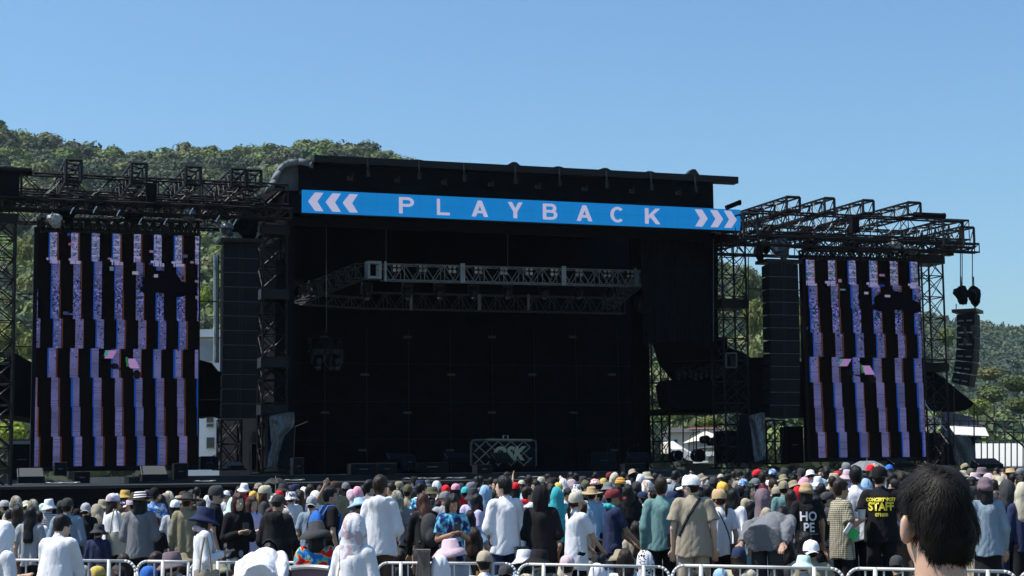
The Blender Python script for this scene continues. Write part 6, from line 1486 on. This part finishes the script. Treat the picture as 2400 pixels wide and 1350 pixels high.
def tote(u, v0, v1, D, wpx, col, label):
    c = P(u, (v0 + v1) / 2, D); wd = wpx / F * D; h = (v1 - v0) / F * D; e = empty('tote_bag', c, label, 'bag')
    mb = MB(); n = 8; vs = []
    for j in range(5):
        for i in range(n + 1): vs.append((c.x - wd / 2 + wd * i / n * (1), c.y - .05 * math.sin(math.pi * i / n) * (1 + .3 * math.sin(j * 2)), c.z + h / 2 - h * j / 4 + .01 * math.sin(i * 2 + j)))
    mb.add(vs, [(j * (n + 1) + i, (j + 1) * (n + 1) + i, (j + 1) * (n + 1) + i + 1, j * (n + 1) + i + 1) for j in range(4) for i in range(n)])
    o2 = mb.n; mb.add([(x, y + .09 if abs(y - c.y) < .001 else 2 * c.y - y + .05, z) for x, y, z in vs], [(j * (n + 1) + i, j * (n + 1) + i + 1, (j + 1) * (n + 1) + i + 1, (j + 1) * (n + 1) + i) for j in range(4) for i in range(n)])
    part('bag_body', mb, mat('canvas', CN[col], .85, noise=.1), e, True)
    k = MB(); 
    for s in (-1, 1): k.path([c + Vector((s * wd * .25, -.03, h / 2 - .01)), c + Vector((s * wd * .18, -.03, h / 2 + .14)), c + Vector((s * wd * .05 , -.03, h / 2 + .3))], .011, 6)
    part('handle', k, M['wood'] if False else mat('canvas_strap', CN[col], .85), e)
tote(270, 1248, 1300, 22.3, 46, 'cream', 'cream tote bag carried by the pink print cap person')
tote(482, 1338, 1400, 15.6, 55, 'beige', 'beige tote bag held by the navy bucket hat woman')
def bottle(d, loc, label):
    sh = d['o']; Mx = Matrix.LocRotScale(sh.location, sh.rotation_euler, sh.scale) @ d['T']; c = Mx @ Vector(loc)
    e = empty('drink_cup', c, label, 'cup'); part('cup_body', MB().tube(c - Vector((0, 0, .07)), c + Vector((0, 0, .07)), .036, 12, .046), M['white_paint'], e); part('lid', MB().tube(c + Vector((0, 0, .071)), c + Vector((0, 0, .09)), .048, 12), M['black_metal'], e)
d = find('open checked shirt')
bottle(d, (.02, .30, 1.27), 'white cup with dark lid held up by the checked shirt man')
c = P(2000, 1252, 18.3); e = empty('green_pouch', c, 'green and white folded pouch hanging right of the checked shirt', 'pouch')
R45 = Matrix.Rotation(.6, 3, 'Y'); part('pouch_body', MB().box(c, (.10, .05, .11), R45 @ Vector((1, 0, 0)), Vector((0, 1, 0)), R45 @ Vector((0, 0, 1))), mat('green_vinyl', (.03, .35, .09), .4), e)
part('white_flap', MB().box(c + R45 @ Vector((-.08, 0, .02)), (.04, .055, .12), R45 @ Vector((1, 0, 0)), Vector((0, 1, 0)), R45 @ Vector((0, 0, 1))), M['white_paint'], e)
# umbrella
def umbrella(u, v, D, r, label, tilt=0):
    c = P(u, v, D); e = empty('umbrella', c, label, 'umbrella'); R = Matrix.Rotation(tilt, 3, 'X'); n = 8; vs = [c]; f = []
    for j in (1, 2, 3):
        for i in range(n * 2):
            t = math.pi * i / n; rr = r * j / 3 * (1 if i % 2 == 0 else .96); vs.append(c + R @ Vector((rr * math.cos(t), rr * math.sin(t), -.28 * r * (j / 3) ** 2 * 1.6 + (.02 if i % 2 else 0))))
    m = n * 2; f = [(0, 1 + i, 1 + (i + 1) % m) for i in range(m)] + [(1 + (j - 1) * m + i, 1 + j * m + i, 1 + j * m + (i + 1) % m, 1 + (j - 1) * m + (i + 1) % m) for j in (1, 2) for i in range(m)]
    part('canopy', MB().add(vs, f), mat('umbrella_cloth', CN['grey'] if 'grey' in label else CN['black'], .7), e)
    part('shaft', MB().tube(c + Vector((0, 0, .05)), c - Vector((0, 0, .85)), .008, 6), M['chrome'], e)
umbrella(2032, 1080, 36, .48, 'grey umbrella open above the crowd left of the staff member')
umbrella(646, 1121, 33.5, .24, 'dark umbrella open far back below stage left')

# camping chair in front
e = empty('camping_chair', P(725, 1350, 14), 'mauve camping chair with pale rim at the bottom edge', 'chair')
mb = MB(); vs = []
for j in range(6):
    for i in range(9):
        t = i / 8 * 2 - 1; vs.append(P(726 + t * 46, 1331 + j * 30, 13.9 + .06 * (1 - t * t)) + Vector((0, 0, -.012 * t * t)))
mb.add(vs, [(j * 9 + i, (j + 1) * 9 + i, (j + 1) * 9 + i + 1, j * 9 + i + 1) for j in range(5) for i in range(8)]); part('backrest', mb, M['chair_fabric'], e, True)
part('rim', MB().path([vs[i] - Vector((0, .01, -.01)) for i in range(9)], .02, 6), M['white_paint'], e)
k = MB()
for i in (0, 8):
    k.tube(vs[i], Vector((vs[i].x, vs[i].y, gz(-1.6, 14))), .012, 6); k.tube(Vector((vs[i].x, vs[i].y, .4)), Vector((vs[i].x, vs[i].y + .4, .02)), .012, 6)
part('frame', k, M['dark_metal'], e)
part('seat', MB().box(P(726, 1470, 14.15), (.44, .42, .02)), M['chair_fabric'], e)

# ------------------------------------------------------------ railing
def arc_pts(c, r, a0, a1, ex, ez, n=6): return [c + ex * (r * math.cos(t)) + ez * (r * math.sin(t)) for t in np.linspace(a0, a1, n)]
def fence(u0, v0, D0, u1, v1, D1, label, square=None):
    A = P(u0, v0, D0); B = P(u1, v1, D1); L = (B - A).length; ex = (B - A).normalized(); ez = Vector((0, 0, 1)); r = min(.11, L * .2); hgt = .68
    base = A - ez * .8; e = empty('crowd_barrier', base, label, 'barrier', 'white tube barriers before the crowd')
    A2 = A - ez * r; B2 = B - ez * r
    left = arc_pts(A + ex * r - ez * r, r, math.pi, math.pi / 2, ex, ez) if square != 'l' else [A]
    right = arc_pts(B - ex * r - ez * r, r, math.pi / 2, 0, ex, ez) if square != 'r' else [B]
    pts = [A - ez * hgt] + left + right + [B - ez * hgt]
    part('top_frame', MB().path(pts, .0145, 10), M['white_paint'], e, True)
    part('bottom_rail', MB().tube(A - ez * hgt, B - ez * hgt, .015, 8), M['white_paint'], e, True)
    n = max(2, int(L / .145)); k = [MB() for _ in range(n)]
    ft = [.17, .83] if L > .8 else [.5]
    for i in range(1, n):
        t = i / n
        if min(abs(t - x) for x in ft) > .03: part('bar', MB().tube(A + ex * L * t - ez * .018, A + ex * L * t - ez * hgt, .009, 6), M['white_paint'], e)
    for t in ft: 
        part('post', MB().tube(A + ex * L * t + ez * .012, A + ex * L * t - ez * .8, .020, 8), M['white_paint'], e, True)
        part('foot', MB().box(A + ex * L * t - ez * .79, (.05, .5, .02)), M['white_paint'], e)
fence(-48, 1312, 17, 318, 1315, 16.9, 'white tube barrier behind the white shirt man at far left')
fence(322, 1315, 16.9, 441, 1317, 16.9, 'short white barrier section with square right corner', 'r')
fence(445, 1318, 17.6, 577, 1318, 17.6, 'white barrier section behind the navy bucket hat woman')
fence(584, 1319, 17.9, 878, 1318, 17.9, 'white barrier section hidden behind the bowed white shirt')
fence(884, 1319, 17.9, 1209, 1321, 17.9, 'white barrier section left of centre beside the wooden post')
fence(1214, 1322, 17.0, 1569, 1329, 16.8, 'white barrier section before the ponytailed woman')
fence(1575, 1325, 15.2, 1977, 1333, 15.0, 'white barrier section before the beige tee man')
fence(1984, 1332, 14.9, 2384, 1340, 14.6, 'white barrier section behind the big dark head')
fence(2388, 1338, 14.6, 2780, 1348, 14.4, 'white barrier section starting at the right edge')
c = P(993, 1292, 17.6); e = empty('wooden_post', Vector((c.x, c.y, gz(c.x, c.y))), 'weathered square wooden post standing at the barrier', 'post')
part('post_body', MB().box(Vector((c.x, c.y, (c.z + gz(c.x, c.y)) / 2)), (.125, .125, c.z - gz(c.x, c.y))), M['wood'], e)
part('post_cap', MB().box(Vector((c.x, c.y, c.z + .004)), (.135, .135, .03)), M['wood'], e)

# ------------------------------------------------------------ the near man seen from behind
D0 = 3.85; hc0 = P(2197, 1227, D0)
ang = math.radians(13)        # he looks slightly left: the left ear shows
KH = .985
Hm = Matrix.Translation(hc0 - Vector((0, -.012, 0))) @ Matrix.Rotation(ang, 4, 'Z') @ Matrix.Rotation(math.radians(3), 4, 'X') @ Matrix.Diagonal((KH * .86, KH * .9, KH * .96, 1))
Hi = Hm.inverted(); gzn = gz(hc0.x, D0); Bm = Matrix.Translation((hc0.x, D0 - .005, gzn)) @ Matrix.Scale((hc0.z - gzn) / 1.635, 4)
Bi = Bm.inverted()
def near_body(p):
    q = tfm(p, Hi); u = tfm(p, Bi)
    d = d_ell(q, (0, -.006, .012), (.076, .096, .105)); d = smin(d, d_ell(q, (0, .022, -.055), (.060, .066, .062)), .035)
    d = smin(d, d_cap(q, (0, .088, .008), (0, .104, -.022), .009, .014), .012)
    for s in (-1, 1):
        ear = d_ell(q, (s * .093, -.012, -.012), (.017, .013, .036)); ear = smin(ear, d_ell(q, (s * .080, 0, -.012), (.014, .014, .03)), .01); ear = np.maximum(ear, -d_ell(q, (s * .098, .006, -.008), (.012, .013, .024)))
        d = smin(d, ear, .006); d = smin(d, d_ell(q, (s * .031, .082, .010), (.013, .011, .009)), .004)
    d = smin(d, d_cap(q, (-.016, .088, -.055), (.016, .088, -.055), .008, .008), .006)
    d = smin(d, d_cap(u, (0, -.015, 1.36), (0, -.008, 1.56), .068, .057), .025)
    d = smin(d, d_cap(u, (-.06, -.01, 1.42), (-.15, -.01, 1.385), .055, .05), .04); d = smin(d, d_cap(u, (.06, -.01, 1.42), (.15, -.01, 1.385), .055, .05), .04)
    return d
lo = hc0 - Vector((.26, .2, .30)); hi = hc0 + Vector((.26, .2, .16))
V1, F1 = polygonise(near_body, lo, hi, .0055)
m0 = memo(body_mesh, 'down', 'stand', 0, 0); V0 = np.array([tuple(v.co) for v in m0.vertices]); F0 = np.array([tuple(p.vertices) for p in m0.polygons])
keep = (V0[F0][:, :, 2].max(1) < 1.42); F0 = F0[keep]; V0 = tfm(V0, Bm)
base = Vector((hc0.x, D0, gzn)); Vn = np.concatenate([V1, V0]) - np.array(tuple(base)); Fn = np.concatenate([F1, F0 + len(V1)])
sk = bpy.data.materials.new('near_skin'); sk.use_nodes = True; b = sk.node_tree.nodes['Principled BSDF']; b.inputs['Base Color'].default_value = (.50, .31, .22, 1); b.inputs['Roughness'].default_value = .45
b.inputs['Subsurface Weight'].default_value = .35; b.inputs['Subsurface Radius'].default_value = (1, .25, .12); b.inputs['Subsurface Scale'].default_value = .012
n_ = sk.node_tree.nodes.new('ShaderNodeTexNoise'); n_.inputs['Scale'].default_value = 60; bp = sk.node_tree.nodes.new('ShaderNodeBump'); bp.inputs['Strength'].default_value = .15; bp.inputs['Distance'].default_value = .003
sk.node_tree.links.new(n_.outputs['Fac'], bp.inputs['Height']); sk.node_tree.links.new(bp.outputs[0], b.inputs['Normal'])
near = bpy.data.objects.new('person', np_mesh('person', Vn, Fn)); COL.objects.link(near); near.location = base; near.data.materials.append(sk)
tag(near, 'big dark haired head of a man seen from behind, right foreground', 'person', 'people in the crowd')
def rel(mesh, name, m):
    o = bpy.data.objects.new(name, mesh); COL.objects.link(o); o.parent = near; mesh.materials.append(m); return o
hm_ = bpy.data.materials.new('near_hair'); hm_.use_nodes = True; b = hm_.node_tree.nodes['Principled BSDF']; b.inputs['Base Color'].default_value = (.0095, .0075, .0065, 1); b.inputs['Roughness'].default_value = .6; b.inputs['Specular IOR Level'].default_value = .16
def hair_sdf(q):
    d = d_ell(q, (0, -.012, .020), (.090, .112, .116)); d = smin(d, d_ell(q, (0, -.04, -.035), (.076, .078, .075)), .03)
    d = np.maximum(d, -np.maximum(-(q[:, 1] - .045 - .3 * np.maximum(0, q[:, 2] - .02)), q[:, 2] - .06))
    d = smin(d, d_ell(q, (0, .0, .075), (.082, .09, .055)), .02); d = np.maximum(d, -(q[:, 2] + .098 + .25 * (q[:, 1] + .05)))
    d = np.maximum(d, np.abs(q[:, 0]) - (.093 + .36 * np.minimum(0, q[:, 2] + .015)))
    side = np.maximum(np.maximum(-(q[:, 1] + .034), q[:, 1] - .06), q[:, 2] - .020); d = np.maximum(d, -side)
    side = np.maximum(np.maximum(-(q[:, 1] + .055 + .5 * (-.03 - q[:, 2])), q[:, 1] - .06), q[:, 2] + .03); d = np.maximum(d, -side)
    return d + folds(q + 1, 60, .004, (1, 1, .3)) + folds(q + 4, 42, .006) * (q[:, 2] > -.03)
Vh, Fh = polygonise(hair_sdf, (-.13, -.16, -.15), (.13, .15, .16), .005)
HmR = Matrix.Translation(-base) @ Hm
rel(np_mesh('hair', tfm(Vh, HmR), Fh), 'hair', hm_)
# strands: curved tapering ribbons rooted on the hair cap
cen = Vh[Fh].mean(1); rs = np.random.RandomState(2); SV = []; SF = []; cnt = 0
nrm = np.cross(Vh[Fh][:, 1] - Vh[Fh][:, 0], Vh[Fh][:, 2] - Vh[Fh][:, 0]); nrm /= np.linalg.norm(nrm, axis=1)[:, None] + 1e-9
out = cen - np.array([0, -.012, .02]); nrm *= np.sign((nrm * out).sum(1))[:, None]
whorl = np.array([.012, -.06, .115])
ids = rs.choice(len(cen), 11000); ph_ = rs.uniform(0, 6.28, (11000, 2))
for ii_, i in enumerate(ids):
    c = cen[i]; n = nrm[i]
    if n[1] > .8 and c[2] < .05: continue
    flow = c - whorl; flow -= n * (flow @ n); L0 = np.linalg.norm(flow) + 1e-6; flow = flow / L0; clump = np.array([math.sin(c[0] * 90 + c[1] * 40), math.sin(c[1] * 80 + c[2] * 50 + 2), math.sin(c[2] * 70 + c[0] * 60)]) * .8; flow = flow + np.array([0, 0, -.35]) + (clump + rs.normal(0, .30, 3)) * (1.0 if c[2] > .0 else .4); flow -= n * (flow @ n) * .8; flow /= np.linalg.norm(flow) + 1e-9
    ln = rs.uniform(.014, .04) * (1.15 if c[2] > .0 else .6); up = rs.uniform(.1, .62) if c[2] > -.01 else rs.uniform(.03, .22)
    side_ = np.cross(flow, n); side_ /= np.linalg.norm(side_) + 1e-9; w0 = rs.uniform(.0007, .0016)
    p = c - n * .002; k = 4
    for j in range(k + 1):
        t = j / k; q = p + flow * ln * t + n * (up * ln * t * (1.15 - t)) + side_ * (.005 * math.sin(t * 4 + ph_[ii_, 0])) * t + np.array([0, 0, -.010]) * t * t; w_ = w0 * (1 - t * .85)
        SV += [q - side_ * w_, q + side_ * w_]
        if j < k: SF.append((cnt + 2 * j, cnt + 2 * j + 1, cnt + 2 * j + 3, cnt + 2 * j + 2))
    cnt += 2 * (k + 1)
rel(np_mesh('hair_strands', tfm(np.array(SV), HmR), np.array(SF)), 'hair_strands', hm_)['kind'] = 'stuff'
def nshirt(u): return np.maximum(union([d_cap(u, (-.06, 0, 1.28), (-.07, 0, .85), .125, .13), d_cap(u, (.06, 0, 1.28), (.07, 0, .85), .125, .13), d_cap(u, (-.15, -.01, 1.35), (.15, -.01, 1.35), .07, .07), d_cap(u, (-.175, -.01, 1.35), (-.22, -.03, 1.2), .08, .085), d_cap(u, (.175, -.01, 1.35), (.22, -.03, 1.2), .08, .085)], .05) + folds(u, 14, .01), .84 - u[:, 2])
Vs, Fs_ = polygonise(nshirt, (-.4, -.25, .8), (.4, .25, 1.5), .014); o = rel(np_mesh('shirt', tfm(Vs, Matrix.Translation(-base) @ Bm), Fs_), 'shirt', M['cloth']); o.color = (*CN['navy'], 1)
Vt = memo(trouser_mesh, 'stand', 'long'); vt = np.array([tuple(v.co) for v in Vt.vertices]); ft = np.array([tuple(p.vertices) for p in Vt.polygons]); o = rel(np_mesh('trousers', tfm(vt, Matrix.Translation(-base) @ Bm), ft), 'trousers', M['cloth']); o.color = (*CN['black'], 1)

# ------------------------------------------------------------ haze
# people nobody can see from the photograph's place (hidden behind the rows in front) are left out
KILL = set([155,175,181,206,216,226,236,242,249,260,261,264,269,272,274,275,276,277,279,280,281,282,284,285,286,288,289,290,291,293,294,295,297,298,299,300,301,302,305,306,307,309,310,312,313,314,316,317,318,319,321,322,323,324,325,326,327,328,331,332,334,335,336,338,339,341,342,343,344,345,346,347,348,349,350,352,355,359,361,362,363,367,368,370,372,373,378,379,383,384,386,390])
for d in [d for i, d in enumerate(PEOPLE) if i in KILL]:
    for c in list(d['o'].children): bpy.data.objects.remove(c)
    bpy.data.objects.remove(d['o']); PEOPLE.remove(d)
label_people()
hm = bpy.data.meshes.new('haze'); x = 900; vv = [(-x, -20, -8), (x, -20, -8), (x, 1250, -8), (-x, 1250, -8), (-x, -20, 260), (x, -20, 260), (x, 1250, 260), (-x, 1250, 260)]
hm.from_pydata(vv, [], [(3, 2, 1, 0), (4, 5, 6, 7), (0, 1, 5, 4), (1, 2, 6, 5), (2, 3, 7, 6), (3, 0, 4, 7)])
ho = bpy.data.objects.new('haze', hm); COL.objects.link(ho); ho['kind'] = 'stuff'; ho['label'] = 'faint pale air haze over the whole field'; ho['category'] = 'haze'
m = bpy.data.materials.new('haze'); m.use_nodes = True; n = m.node_tree.nodes; n.remove(n['Principled BSDF'])
pv = n.new('ShaderNodeVolumePrincipled'); pv.inputs['Density'].default_value = .00006; pv.inputs['Color'].default_value = (.80, .88, 1, 1); pv.inputs['Anisotropy'].default_value = .2
m.node_tree.links.new(pv.outputs[0], n['Material Output'].inputs['Volume']); hm.materials.append(m)
